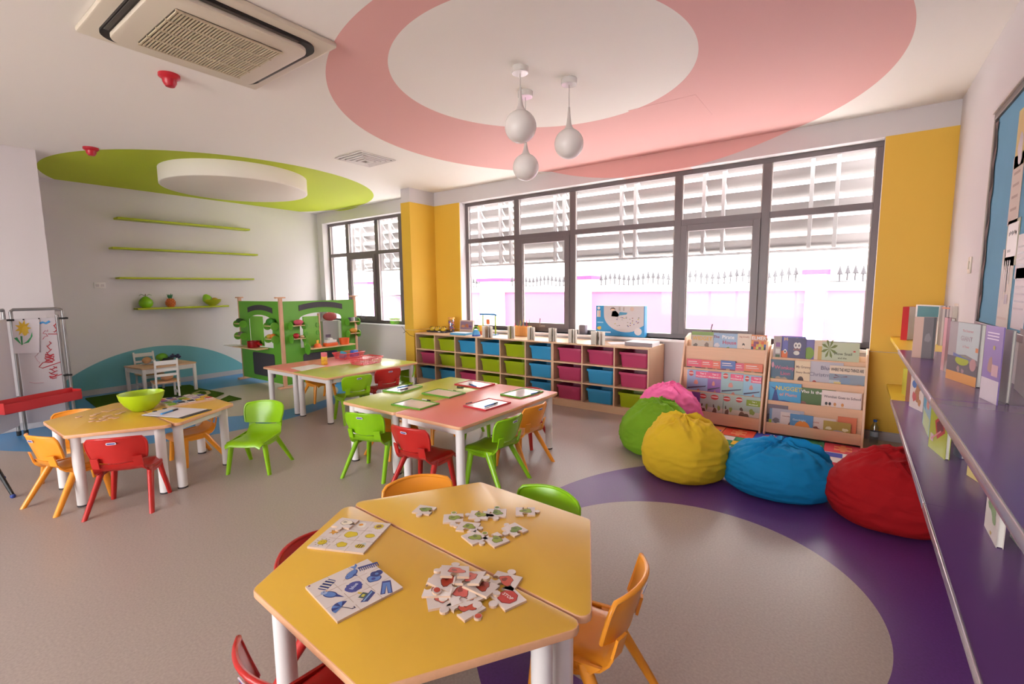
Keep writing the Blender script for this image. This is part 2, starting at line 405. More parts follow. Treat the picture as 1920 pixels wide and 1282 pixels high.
# neighbour building behind
nb = empty('neighbour_building', (-5, 15, -.15)); tag(nb, 'weathered white building behind the boundary wall', 'building')
MB().box(-20, 16, 0, .3, 0, 6.5).build('facade', mat('#dcd6d0', .9, 'old_render', var=.22, vscale=.9), nb, smooth=False)
for wx in (-11, -6.5, -2, 3.2):
    MB().box(wx, wx+1.1, -.05, 0, 2.6, 3.9).build('window_frame', mat('#a98274', .8, 'brick_surround'), nb, smooth=False)
# louvre screen
lv = empty('louvre_screen', (0, 6.75, 0)); tag(lv, 'grey aluminium louvre sunscreen hung outside the windows', 'louvre screen')
lm = mat('#8f8a88', .5, 'louvre_grey', metal=.2); lpm = mat('#8f8a88', .5, 'louvre_post')
posts = sorted([ony(p, 430, 6.75).x for p in (600, 630, 668, 684, 722, 738, 945, 964, 1047, 1064, 1170, 1196, 1322, 1358, 1519, 1566)] + [.75, -5.5, -6.6])
sl = MB(); g = [[(-.5, .085*math.cos(t)-.02, .085*math.sin(t)), (.5, .085*math.cos(t)-.02, .085*math.sin(t))] for t in [math.radians(-60+i*24) for i in range(6)]]
sl.sheet([[(-.5, -.06+.12*i/5, .055-.13*i/5-.02*math.sin(math.pi*i/5)), (.5, -.06+.12*i/5, .055-.13*i/5-.02*math.sin(math.pi*i/5))] for i in range(6)], .008)
slm = sl.mesh('slat', lm)
for a, c in zip(posts, posts[1:]):
    for i in range(7):
        s = link('slat', slm, lv, ((a+c)/2, 0, 2.08+i*.2)); s.scale = (c-a-.02, 1, 1)
pm = MB().box(-.02, .02, -.03, .03, 1.98, 3.5).mesh('post', lpm, smooth=False)
armm = MB().box(-.015, .015, -.61, -.07, 3.05, 3.09).mesh('wall_arm', lpm, smooth=False)
for p in posts: link('post', pm, lv, (p, -.1, 0)); link('wall_arm', armm, lv, (p, 0, 0))
MB().box(posts[0], posts[-1], -.03, .03, 1.955, 1.985).build('bottom_rail', lpm, lv, smooth=False)
# outdoor air conditioner on the boundary wall
p = ony(735, 533, 9.1); ac = empty('outdoor_air_conditioner', (p.x, 9.25, p.z)); tag(ac, 'white outdoor air conditioner unit on the boundary wall', 'air conditioner')
MB().box(-.4, .4, -.18, .18, -.3, .3).build('housing', gm, ac, bevel=.02)
gr = MB()
for i in range(7): gr.tube([(-.1+math.cos(t)*(.04+i*.03), -.19, math.sin(t)*(.04+i*.03)) for t in [j*math.pi/8 for j in range(16)]], .006, 4, closed=True)
gr.build('fan_grille', mat('#8d8580', .6, 'grille_grey'), ac)
MB().box(-.42, .42, -.2, .2, -.36, -.33).build('bracket', mat('#3a3436', .6, 'dark_bracket'), ac)

# ------------------------------------------------------------------ ceiling fittings
pane = MB()   # access hatch flush in the pink ring
cs = [onz(*p, ZC) for p in ((1195, 208), (1290, 184), (1325, 216), (1225, 234))]
hx0, hx1 = -1.6, -.95; c4 = sum(cs, Vector())/4
h = MB().box(-.3, .3, -.3, .3, -.0015, .0).build('ceiling_hatch', mat(PINK, .75, 'pink_paint'), None, smooth=False); h.location = (c4.x, c4.y, ZC)
tag(h, 'flush square access hatch in the pink ceiling ring', 'hatch')
# air conditioning cassette
AC = empty('ceiling_cassette', (-3.4, 1.475, ZC)); tag(AC, 'cream ceiling cassette air conditioner with slatted grille', 'air conditioner')
cream = mat('#d9ccb9', .45, 'cream_plastic')
MB().prism(rrect(-.55, .55, -.54, .54, .02), -.035, 0).build('outer_panel', cream, AC, bevel=.012)
b = MB(); b.prism(rrect(-.475, .475, -.465, .465, .11, 8), -.05, -.03); b.build('air_outlet_slot', mat('#211d1b', .6, 'dark_slot'), AC)
b = MB(); b.prism(rrect(-.432, .432, -.422, .422, .09, 8), -.075, -.035); b.build('inner_panel', cream, AC, bevel=.01)
for (cx, cy, dx, dy) in ((0, .447, .32, .012), (0, -.447, .32, .012), (.457, 0, .012, .32), (-.457, 0, .012, .32)):
    MB().box(cx-dx, cx+dx, cy-dy, cy+dy, -.056, -.05).build('air_flap', mat('#4a423d', .5, 'flap_dark'), AC, bevel=.002)
MB().prism(rrect(-.3, .3, -.3, .3, .01), -.08, -.07).build('grille_backing', mat('#4a4136', .7, 'grille_back'), AC, smooth=False)
g = MB()
for i in range(34): g.box(-.295, .295, -.295+i*.0176, -.295+i*.0176+.0085, -.088, -.08)
for j in range(5): g.box(-.3+j*.1475, -.29+j*.1475, -.3, .3, -.09, -.078)
g.build('grille_slats', mat('#cbbb9e', .5, 'grille_cream'), AC, smooth=False)['kind'] = 'stuff'
# square diffuser
df = empty('ceiling_diffuser', (-5.02, 3.87, ZC)); tag(df, 'white square ceiling air diffuser with stepped louvres', 'air diffuser')
b = MB()
for i in range(5):
    s = .26-i*.047; t = .021
    for (x0, x1, y0, y1) in ((-s, s, s-t, s), (-s, s, -s, -s+t), (-s, -s+t, -s+t, s-t), (s-t, s, -s+t, s-t)): b.box(x0, x1, y0, y1, -.012-(.0 if i == 0 else .006*i), -.004)
b.build('louvre_frames', mat('#d8cfc8', .5, 'diffuser_white'), df, smooth=False)
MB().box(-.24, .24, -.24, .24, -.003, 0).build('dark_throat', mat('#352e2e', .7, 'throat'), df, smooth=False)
for p, lab in (((317, 140), 'red fire detector on the ceiling below the cassette unit'), ((170, 277), 'red fire detector on the ceiling at the edge of the green disc')):
    q = onz(*p, ZC); d = empty('fire_detector', (q.x, q.y, ZC)); tag(d, lab, 'fire detector', 'red ceiling detectors')
    MB().lathe([(0, 0), (.07, 0), (.07, -.02), (.05, -.035), (.0, -.035)][::-1], 20).build('base', plastic('#c02030', .35), d)
    MB().lathe([(.048, -.03), (.045, -.06), (.03, -.085), (0, -.09)][::-1], 20).build('sensor_head', plastic('#b81c2c', .3), d)
# drum
dr = empty('ceiling_drum', (-7.15, 3.3, ZC)); tag(dr, 'round white ceiling drum hanging in the green disc', 'ceiling light')
MB().lathe([(0, -.2), (.90, -.2), (.905, -.195), (.905, 0)], 64).build('drum_shell', paint('#e4ddd0', .6), dr, ang=50)
MB().lathe([(0, -.203), (.885, -.203), (.89, -.2)], 64).build('diffuser_disc', paint('#ddd2c2', .5), dr, ang=50)
# pendants
globe = mat('#e3dcd8', .25, 'opal_glass', spec=.4)
for (x, y, zt, zb, rr, lab) in ((-2.092, 3.027, 3.03, 2.633, .118, 'teardrop pendant lamp with white globe, highest and nearest of three'),
                                (-2.307, 3.412, 2.79, 2.455, .110, 'teardrop pendant lamp with white globe, lowest and farthest of three'),
                                (-1.899, 3.42, 2.96, 2.568, .115, 'teardrop pendant lamp with white globe, rightmost of three')):
    P = empty('pendant_lamp', (x, y, ZC)); tag(P, lab, 'pendant lamp', 'teardrop pendant lamps')
    MB().lathe([(0, -.045), (.058, -.045), (.062, -.04), (.062, 0)], 24).build('ceiling_rose', mat('#ddd8d4', .15, 'polished_white', metal=.3), P)
    MB().cyl((0, 0, zt-ZC), (0, 0, -.04), .003, n=6).build('cord', mat('#b7aea8', .5, 'cord'), P)
    cz = zb+rr-ZC; st = zt-ZC
    MB().lathe([(rr*.46, cz+rr*.87), (rr*.33, cz+rr*.98), (rr*.24, cz+rr*1.12), (.020, cz+rr*1.32), (.014, cz+rr*1.32+(st-cz-rr*1.32)*.35), (.010, cz+rr*1.32+(st-cz-rr*1.32)*.7), (.007, st)], 24).build('stem', mat('#cfc6c2', .35, 'stem_grey'), P)
    MB().lathe([(rr*math.sin(math.pi*i/16), cz-rr*math.cos(math.pi*i/16)) for i in range(15)]+[(rr*.30, cz+rr*.97)], 32).build('globe', globe, P)
# ------------------------------------------------------------------ tables
TT = .555
EDGE = wood('#dca67e', .45); LEGW = mat('#e6e0de', .4, 'leg_white'); FOOT = mat('#3a3537', .7, 'foot_rubber')
def table(name, poly, color, legs, label, group, cen):
    r = empty(name, (cen[0], cen[1], 0)); tag(r, label, 'table', group)
    P = [(p[0]-cen[0], p[1]-cen[1]) for p in poly]; L = [(p[0]-cen[0], p[1]-cen[1]) for p in legs]
    t = MB().prism(rpoly(P, .035), TT-.026, TT); t.topmat(1)
    t.build('tabletop', [EDGE, mat(color, .28, 'laminate', bump=.06, bscale=500)], r, bevel=.004, segs=2)
    for (x, y) in L:
        l = MB().cyl((x, y, .012), (x, y, TT-.026), .034, n=20).build('leg', LEGW, r)
        MB().cyl((x, y, 0), (x, y, .012), .035, n=20).build('foot_cap', FOOT, l)
    n = len(L)
    for i in range(n):
        a = Vector((*L[i], 0)); c = Vector((*L[(i+1) % n], 0)); d = (c-a).normalized(); q = Vector((-d.y, d.x, 0))*.012
        a = a+d*.03; c = c-d*.03; z0 = TT-.085; z1 = TT-.026
        MB().add([a-q+Vector((0,0,z0)), c-q+Vector((0,0,z0)), c+q+Vector((0,0,z0)), a+q+Vector((0,0,z0)), a-q+Vector((0,0,z1)), c-q+Vector((0,0,z1)), c+q+Vector((0,0,z1)), a+q+Vector((0,0,z1))],
                 [(0,3,2,1),(4,5,6,7),(0,1,5,4),(1,2,6,5),(2,3,7,6),(3,0,4,7)]).build('apron', LEGW, r, smooth=False)
    return r
def rect_table(x0, x1, y0, y1, color, label):
    i = .07
    return table('rectangular_table', [(x0, y0), (x1, y0), (x1, y1), (x0, y1)], color, [(x0+i, y0+i), (x1-i, y0+i), (x1-i, y1-i), (x0+i, y1-i)], label, 'rectangular classroom tables', ((x0+x1)/2, (y0+y1)/2))
REDT, GRNT, YELT = '#e27d76', '#b5bf48', '#ddae3c'
rect_table(-6.30, -5.552, 3.05, 4.45, REDT, 'red topped table nearest the green market stall')
rect_table(-5.548, -4.82, 3.04, 4.45, GRNT, 'green topped table carrying a red basket near the storage cabinet')
rect_table(-3.69, -2.982, 2.465, 3.88, GRNT, 'green topped table in the middle of the room')
rect_table(-2.978, -2.25, 2.46, 3.865, REDT, 'red topped table with small whiteboards in the middle of the room')
def hex_half(cx, cy, ang, side, label, gap=.004):
    s = .65; R = Matrix.Rotation(ang, 2)
    hgt = s*math.sqrt(3)/2
    pts = [(-s, gap*side), (s, gap*side), (s/2, hgt*side), (-s/2, hgt*side)]
    lg = [(-s+.14, .06*side), (s-.14, .06*side), (s/2-.06, (hgt-.07)*side), (-s/2+.06, (hgt-.07)*side)]
    if side < 0: pts = pts[::-1]; lg = lg[::-1]
    T = lambda p: ((R @ Vector(p)).x+cx, (R @ Vector(p)).y+cy)
    P = [T(p) for p in pts]; c = (sum(p[0] for p in P)/4, sum(p[1] for p in P)/4)
    return table('trapezoid_table', P, YELT, [T(p) for p in lg], label, 'yellow trapezoid tables', c)
NA = math.radians(-3.4)
hex_half(-1.225, 1.222, NA, -1, 'yellow trapezoid table in the foreground, half nearest the camera')
hex_half(-1.225, 1.222, NA, 1, 'yellow trapezoid table in the foreground, farther half')
hex_half(-4.77, 1.317, 0, -1, 'yellow trapezoid table with wooden discs, near half of the left pair')
hex_half(-4.77, 1.317, 0, 1, 'yellow trapezoid table with the paint tray, far half of the left pair')

# ------------------------------------------------------------------ chairs
def chair_meshes():
    out = {}
    prof = [(.186, .255), (.184, .272), (.168, .286), (.12, .288), (.05, .283), (-.02, .281), (-.08, .286), (-.125, .302), (-.152, .328), (-.166, .358)]
    hw = [.145, .152, .16, .165, .167, .167, .165, .16, .152, .148]
    g = []
    for (y, z), w_ in zip(prof, hw):
        row = []
        for j in range(9):
            u = -1+j/4; e = max(0, abs(u)-.72)/.28
            row.append((u*w_, y, z+.010*abs(u)**2-.028*e*e))
        g.append(row)
    s = MB().sheet(g[::-1], .009)
    for sx in (-1, 1):
        s.prism([(.15, .283), (-.13, .300), (-.09, .262), (-.04, .243), (.06, .243), (.12, .258)], sx*.158-.006, sx*.158+.006, 'X')
    out['seat'] = s
    def bp(u, v):       # back panel, v 0 bottom .. 1 top
        z0 = .388-.016*(1-u*u); z1 = .545+.012*(1-u*u); z = z0+(z1-z0)*v
        hwid = .160+.018*math.sin(math.pi*min(1, v*1.15)*.62)
        if v > .8: hwid -= .02*((v-.8)/.2)**2
        return Vector((u*hwid, -.172-(z-.36)*.27+.05*u*u-.012*max(0, v-.8), z))
    bk = MB().sheet([[bp(-1+j/5, i/7) for j in range(11)] for i in range(8)], .010)
    rim = [bp(-1, i/7) for i in range(8)]+[bp(-1+j/5, 1) for j in range(1, 10)]+[bp(1, 1-i/7) for i in range(8)]
    bk.tube(rim, .009, 8)
    bk.tube([bp(-1+j/5, 0) for j in range(11)], .007, 6)
    out['backrest'] = bk
    for sx in (-1, 1): out['support_%d' % sx] = MB().sheet([[(sx*(.100+.05*j/2), -.166-.018*i/3+.03*((.1+.05*j/2)/.16)**2-.022, .338+.075*i/3) for j in range(3)] for i in range(4)], .010)
    for nm, a, c in (('fl', (-.142, .105, .28), (-.182, .128, 0)), ('fr', (.142, .105, .28), (.182, .128, 0)), ('rl', (-.146, -.055, .29), (-.197, -.228, 0)), ('rr', (.146, -.055, .29), (.197, -.228, 0))):
        l = MB(); A = Vector(a); C = Vector(c); n = 10; vs = []
        for k, (p, rx, ry) in enumerate(((A, .021, .030), (A.lerp(C, .5), .018, .025), (C, .016, .020))):
            for i in range(n):
                t = 2*math.pi*i/n; vs.append((p.x+rx*math.cos(t), p.y+ry*math.sin(t), p.z))
        l.add(vs, [(k*n+(i+1) % n, k*n+i, (k+1)*n+i, (k+1)*n+(i+1) % n) for k in range(2) for i in range(n)]+[list(range(n)), [2*n+i for i in range(n)][::-1]])
        out['leg_'+nm] = l
    return out
CM = chair_meshes()
CH_COL = {'green': '#86bd12', 'red': '#b92420', 'orange': '#f09a2c', 'lime': '#8cc010'}
CH_CACHE = {}
def make_chair(color):
    r = empty('plastic_chair'); m = plastic(CH_COL[color], .28)
    CMM = CH_CACHE.setdefault(color, {k: v.mesh(k.split('_')[0], m, ang=45) for k, v in CM.items()})
    for k, me in CMM.items(): link({'leg': 'leg', 'support': 'back_support'}.get(k.split('_')[0], k), me, r)
    # oval maker's plate on the rear of the backrest
    y = -.172-(.523-.36)*.27-.008
    lab = MB().prism(rrect(-.030, .030, .514, .531, .008, 4), -y+.0, -y+.003, 'Y')
    # rear face: place it behind the panel
    lab = MB(); lab.prism(rrect(-.030, .030, -.009, .009, .008, 4), 0, .003, 'Z')
    Mx = Matrix.Translation((0, y-.003, .523)) @ Matrix.Rotation(math.radians(90+15), 4, 'X')
    lab.xf(Mx); lp = lab.build('label_plate', mat('#d9d4dc', .4, 'label_silver'), r)
    s2 = MB(); s2.prism(rrect(-.024, .024, -.005, .005, .004, 3), .0031, .0036, 'Z'); s2.xf(Mx); s2.build('label_print', printed('#4d4a8f'), lp)
    return r
PROTO = {}
def chair(color, pos, rz, label, s=1.0):
    if color not in PROTO: o = PROTO[color] = make_chair(color)
    else: o = copy_tree(PROTO[color])
    o.location = (pos[0], pos[1], 0); o.rotation_euler = (0, 0, rz); o.scale = (s, s, s); tag(o, label, 'chair', 'small plastic chairs'); return o
def chair_px(color, A, B, toward, label, z=.545, back=.17):
    """A, B pixels of the two top corners of the backrest; toward = a floor point the sitter faces"""
    a = onz(*A, z); c = onz(*B, z); m = (a+c)/2; d = (c-a); n = Vector((-d.y, d.x, 0)).normalized()
    t = Vector((toward[0], toward[1], 0))-Vector((m.x, m.y, 0))
    if n.dot(t) < 0: n = -n
    p = m+n*back
    return chair(color, (p.x, p.y), math.atan2(-n.x, n.y), label)
chair_px('lime', (460.6, 756), (530, 756), (-3.9, 1.0), 'lime green chair standing alone in the open floor')
chair_px('red', (161.5, 826), (267.5, 817), (-4.77, 1.3), 'red chair with its back to the camera at the left yellow table')
chair_px('orange', (51, 813), (101, 821), (-4.77, 1.3), 'yellow orange chair at the far left end of the left yellow table')
q = onz(147, 769, .52); chair('orange', (q.x+.87*.205, q.y-.5*.205), math.radians(-120), 'yellow orange chair tucked behind the left yellow table by the easel', .94)
chair('orange', (-4.88, 1.68), math.radians(180), 'yellow orange chair pushed under the far side of the left yellow table', .93)
chair_px('green', (650.4, 773), (713.6, 778), (-3.3, 3.2), 'green chair at the near end of the middle green table')
chair_px('red', (736, 796), (799, 808), (-2.6, 3.2), 'red chair at the near end of the middle red table')
chair_px('green', (931, 792), (977, 774), (-2.9, 3.1), 'green chair on the right side of the middle red table')
chair_px('orange', (982, 768), (1023, 753), (-2.9, 3.4), 'orange chair on the right side of the middle red table')
q = onz(1003, 727, .53); chair('red', (q.x, q.y-.21), math.radians(180), 'red chair at the far end of the middle red table', .95)
chair('orange', (-3.46, 2.86), math.radians(-90), 'orange chair tucked under the left side of the middle green table, nearer one', .93)
chair('orange', (-3.46, 3.40), math.radians(-90), 'orange chair tucked under the left side of the middle green table, farther one', .93)
chair('green', (-3.02, 3.66), math.radians(180), 'green chair tucked under the far end of the middle tables', .93)
chair_px('lime', (647, 708), (692, 702), (-5.5, 3.6), 'bright green chair on the right side of the far green table')
chair_px('red', (710, 695), (745, 690), (-5.5, 4.0), 'red chair on the right side of the far green table')
chair('lime', (-5.0, 4.24), math.radians(180), 'bright green chair tucked under the far end of the far green table', .93)
chair('orange', (-6.06, 3.72), math.radians(-90), 'orange chair tucked under the far red table', .93)
chair_px('orange', (722, 913), (841, 895), (-1.2, 1.2), 'orange chair behind the foreground yellow table, upper left side')
chair_px('green', (978, 911), (1083, 943), (-1.2, 1.2), 'green chair behind the foreground yellow table, upper right side')
chair_px('orange', (1200, 1040), (1152, 1130), (-1.2, 1.2), 'orange chair at the right end of the foreground yellow table')
chair_px('red', (448, 1192), (556, 1300), (-1.2, 1.0), 'red chair at the lower left edge of the picture by the foreground table')
q = onz(541, 1023, .525); chair('red', (q.x+.893*.212, q.y+.451*.212), math.atan2(-.893, .451), 'red chair tucked in at the left side of the foreground yellow table', .94)

# ------------------------------------------------------------------ jigsaws on the foreground table
TZ = TT+.0005
def side_pts(a, c, kind, r=.16):
    """edge a->c with a round tab (kind 1 out, -1 in, 0 flat); left normal is outward for clockwise use"""
    a = Vector(a); c = Vector(c); d = c-a; L = d.length; d.normalize(); n = Vector((d.y, -d.x))*kind
    out = [a]
    if kind:
        m = (a+c)/2; rr = r*L; ctr = m+n*rr*.85
        for i in range(11):
            t = math.radians(-60-300*i/10+180+0)
            ang = math.radians(240-300*i/10) if True else t
            out.append(ctr+d*(rr*math.cos(math.radians(240-300*i/10)))*1.0+n*(rr*math.sin(math.radians(240-300*i/10))))
    return out
def piece_poly(w_, h_, kinds, inset=0.0):
    x, y = w_/2-inset, h_/2-inset
    c = [(-x, -y), (x, -y), (x, y), (-x, y)]; out = []
    for i in range(4): out += side_pts(c[i], c[(i+1) % 4], kinds[i])
    return [tuple(p) for p in out]
CARD = mat('#dcd0cb', .6, 'card_white'); CARDE = mat('#c9a98f', .7, 'card_edge')
def shapes_mesh(items, z0, dz=.00025):
    """items: (polygon, hex) flat prints stacked a hair apart"""
    b = MB(); ms = []; idx = {}
    for k, (poly, hx) in enumerate(items):
        if hx not in idx: idx[hx] = len(ms); ms.append(printed(hx))
        z = z0+dz*(k % 7+1)
        area = sum(poly[i][0]*poly[(i+1) % len(poly)][1]-poly[(i+1) % len(poly)][0]*poly[i][1] for i in range(len(poly)))
        if area < 0: poly = poly[::-1]
        b.add([(p[0], p[1], z) for p in poly], [list(range(len(poly)))], idx[hx])
    return b, ms
def rot2(poly, a, c=(0, 0), s=1.0):
    ca, sa = math.cos(a), math.sin(a); return [(c[0]+s*(p[0]*ca-p[1]*sa), c[1]+s*(p[0]*sa+p[1]*ca)) for p in poly]
def blob(cx, cy, r, seed, k=.25, n=18):
    rnd = random.Random(seed); ph = [rnd.random()*6.3 for _ in range(3)]
    return [(cx+r*(1+k*(.5*math.sin(2*t+ph[0])+.35*math.sin(3*t+ph[1])+.3*math.sin(5*t+ph[2])))*math.cos(t), cy+r*(1+k*(.5*math.sin(2*t+ph[0])+.35*math.sin(3*t+ph[1])+.3*math.sin(5*t+ph[2])))*math.sin(t)) for t in [2*math.pi*i/n for i in range(n)]]
def star(cx, cy, r, q=.45, n=5, a=0):
    return [(cx+(r if i % 2 == 0 else r*q)*math.cos(a+math.pi*i/n), cy+(r if i % 2 == 0 else r*q)*math.sin(a+math.pi*i/n)) for i in range(2*n)]
def board_frame(px):
    """px corners left, bottom, right, top on the tabletop -> centre, x axis (left->bottom), sizes"""
    L, B, R, T = [onz(*p, TZ) for p in px]
    ex = ((B-L)+(R-T))/2; ey = ((T-L)+(R-B))/2; c = (L+B+R+T)/4
    return c, math.atan2(ex.y, ex.x), ex.length, ey.length
def jig_board(name, px, nx, ny, label, art, seed):
    c, a, W, Hh = board_frame(px); r = empty(name, (c.x, c.y, TZ), a); tag(r, label, 'jigsaw puzzle', 'completed jigsaws')
    rnd = random.Random(seed); hv = [[rnd.choice((-1, 1)) for _ in range(ny)] for _ in range(nx+1)]; hh = [[rnd.choice((-1, 1)) for _ in range(ny+1)] for _ in range(nx)]
    pw, ph = W/nx, Hh/ny
    for i in range(nx):
        for j in range(ny):
            k = [0 if j == 0 else -hh[i][j], 0 if i == nx-1 else hv[i+1][j], 0 if j == ny-1 else hh[i][j+1], 0 if i == 0 else -hv[i][j]]
            b = MB().prism(piece_poly(pw, ph, k, .0006), 0, .008, cap=1)
            link('jigsaw_piece', b.mesh('jigsaw_piece', [CARDE, CARD], smooth=False), r, (-W/2+pw*(i+.5), -Hh/2+ph*(j+.5), 0))
    for nm, items in art(W, Hh):
        b, ms = shapes_mesh(items, .008); b.build(nm, ms, r, smooth=False)
    return r, W, Hh
OUT = '#2a2346'
def art_blue(W, Hh):
    B1, B2, B3 = '#3d4596', '#5a7fc2', '#2f3c80'; u = W/3.4
    def at(fx, fy): return ((fx-.5)*W, (fy-.5)*Hh)
    res = []
    x, y = at(.78, .17)    # umbrella (bottom corner region)
    up = math.radians(120)
    T = lambda poly, cx, cy, a=up, s=1: rot2(poly, a, (cx, cy), s*u)
    um = [(T([(0, 0)]+ell(0, 0, .42, .42, 6, i*30, i*30+30), x, y), (B2 if i % 2 else B3)) for i in range(6)]
    um.append((T([(-.02, 0), (.02, 0), (.02, -.5), (.1, -.58), (.14, -.5), (.18, -.52), (.1, -.66), (-.02, -.56)], x, y), OUT)); res.append(('umbrella_print', um))
    x, y = at(.42, .18); res.append(('bird_print', [(T(ell(0, 0, .22, .36), x, y), B3), (T(ell(0, .02, .17, .30), x, y), B2), (T([(-.1, -.3), (.1, -.3), (0, -.75)], x, y), B3), (T(ell(.02, .34, .15, .15), x, y), '#9db0d4'), (T([(.12, .36), (.26, .30), (.12, .28)], x, y), '#d98a3a'), (T(ell(.06, .38, .03, .03, 8), x, y), OUT)]))
    x, y = at(.17, .26); res.append(('socks_print', [(T(rrect(-.45, .35, -.25, .25, .12), x, y), B3)]+[(T(rrect(-.38+i*.19, -.30+i*.19, -.24, .24, .03), x, y), '#d9d2c2') for i in range(4)]))
    x, y = at(.80, .52); res.append(('boat_print', [(T([(-.45, 0), (.45, 0), (.32, -.3), (-.32, -.3)], x, y), B3), (T([(-.38, -.06), (.38, -.06), (.34, -.14), (-.34, -.14)], x, y), '#7fa6cf'), (T(rrect(-.2, .2, 0, .28, .03), x, y), '#4c5f5a'), (T(rrect(-.1, .08, .06, .2, .02), x, y), '#c9c24a'), (T(rrect(.05, .16, .28, .48, .02), x, y), '#d4b52f')]))
    x, y = at(.50, .50); res.append(('colour_cloud_print', [(T(star(0, 0, .42, .82, 8), x, y), B3), (T(blob(0, 0, .40, 4, .15), x, y), B1)]))
    x, y = at(.20, .62); res.append(('whale_print', [(T(ell(.0, 0, .42, .22), x, y), B3), (T(ell(0, .02, .38, .18), x, y), B2), (T([(.3, .05), (.72, .15), (.85, .34), (.62, .26), (.5, .42), (.45, .2)], x, y), B2), (T([(-.1, -.12), (.08, -.12), (-.05, -.4)], x, y), B3), (T(ell(-.25, .06, .03, .03, 8), x, y), OUT)]))
    x, y = at(.83, .83); res.append(('trousers_print', [(T([(-.2, .5), (.2, .5), (.28, -.5), (.06, -.5), (0, .15), (-.06, -.5), (-.28, -.5)], x, y, math.radians(60)), B3), (T([(-.16, .36), (.16, .36), (.22, -.45), (.1, -.45), (0, .2), (-.1, -.45), (-.22, -.45)], x, y, math.radians(60)), B2)]))
    x, y = at(.50, .85); res.append(('mittens_print', [(T(blob(-.16, 0, .32, 5, .2), x, y), B3), (T(blob(-.16, 0, .27, 5, .2), x, y), B2), (T(blob(.22, .08, .28, 9, .2), x, y), B3), (T(ell(-.2, 0, .1, .1), x, y), B1), (T(ell(.2, .06, .09, .09), x, y), B2)]))
    x, y = at(.20, .90); res.append(('comb_print', [(T(rrect(-.5, .5, .05, .2, .06), x, y, math.radians(75)), B3)]+[(T(rrect(-.46+i*.1, -.41+i*.1, -.2, .08, .01), x, y, math.radians(75)), B3) for i in range(10)]))
    x, y = at(.03, .05); res.append(('corner_dot_print', [(ell(x, y, .004, .004, 10), '#7a2a4a')]))
    return res
bb, W_, H_ = jig_board('blue_jigsaw_board', [(572.5, 1103.8), (633, 1171), (755.5, 1103.8), (689, 1051)], 3, 3, 'white jigsaw board with blue pictures of whale, umbrella and boat', art_blue, 3)
lettering('blue', .020, '#c9cfe6', bb, Matrix.Translation((0, 0, .0105)) @ Matrix.Rotation(math.radians(118), 4, 'Z'))
def art_yellow(W, Hh):
    Y1, Y2 = '#d8c01e', '#a58f12'; u = W/3.6; res = []
    def at(fx, fy): return ((fx-.5)*W, (fy-.5)*Hh)
    def sun(x, y):
        return [(rot2(rrect(-.02, .02, .34, .44, .005), i*math.pi/5, (x, y), u), '#6b5a10') for i in range(10)]+[(ell(x, y, .27*u, .27*u), Y2), (ell(x, y, .25*u, .25*u), Y1), (ell(x+.08*u, y+.05*u, .03*u, .03*u, 8), '#4a3b10'), (ell(x-.08*u, y+.05*u, .03*u, .03*u, 8), '#4a3b10')]
    x, y = at(.17, .17); res.append(('sun_print', sun(x, y)))
    x, y = at(.52, .17); res.append(('chick_print', [(blob(x, y, .3*u, 7, .2), Y2), (blob(x, y, .27*u, 7, .2), Y1)]))
    x, y = at(.84, .18); res.append(('bee_print', [(ell(x+.1*u, y+.2*u, .16*u, .2*u), '#b9c4c4'), (ell(x, y, .3*u, .2*u), Y2), (ell(x, y, .28*u, .18*u), Y1)]+[(rrect(x-.16*u+i*.14*u, x-.10*u+i*.14*u, y-.16*u, y+.16*u, .01*u), '#3a2d10') for i in range(3)]))
    x, y = at(.5, .5); res.append(('colour_cloud_print', [(blob(x, y, .38*u, 4, .2), Y2), (blob(x, y, .35*u, 4, .2), Y1)]))
    x, y = at(.84, .52); res.append(('lemon_print', [(ell(x, y, .3*u, .24*u), Y2), (ell(x, y, .27*u, .21*u), Y1), (ell(x+.3*u, y, .06*u, .05*u), Y1)]))
    x, y = at(.17, .52); res.append(('star_print', [(star(x, y, .34*u), '#b9821c'), (star(x, y, .28*u), '#dd9f28')]))
    x, y = at(.84, .85); res.append(('sunflower_print', [(star(x, y, .36*u, .7, 14), Y2), (star(x, y, .33*u, .75, 14), Y1), (ell(x, y, .17*u, .17*u), '#7a5a30')]))
    x, y = at(.5, .85); res.append(('egg_print', [(blob(x, y, .33*u, 12, .2), '#efe9e0'), (ell(x, y, .14*u, .14*u), '#e29a2c')]))
    return res
jig_board('yellow_jigsaw_board', [(580, 1028), (681, 1041), (734, 984), (634, 975)], 3, 3, 'white jigsaw board with yellow pictures of sun, bee and sunflower', art_yellow, 5)
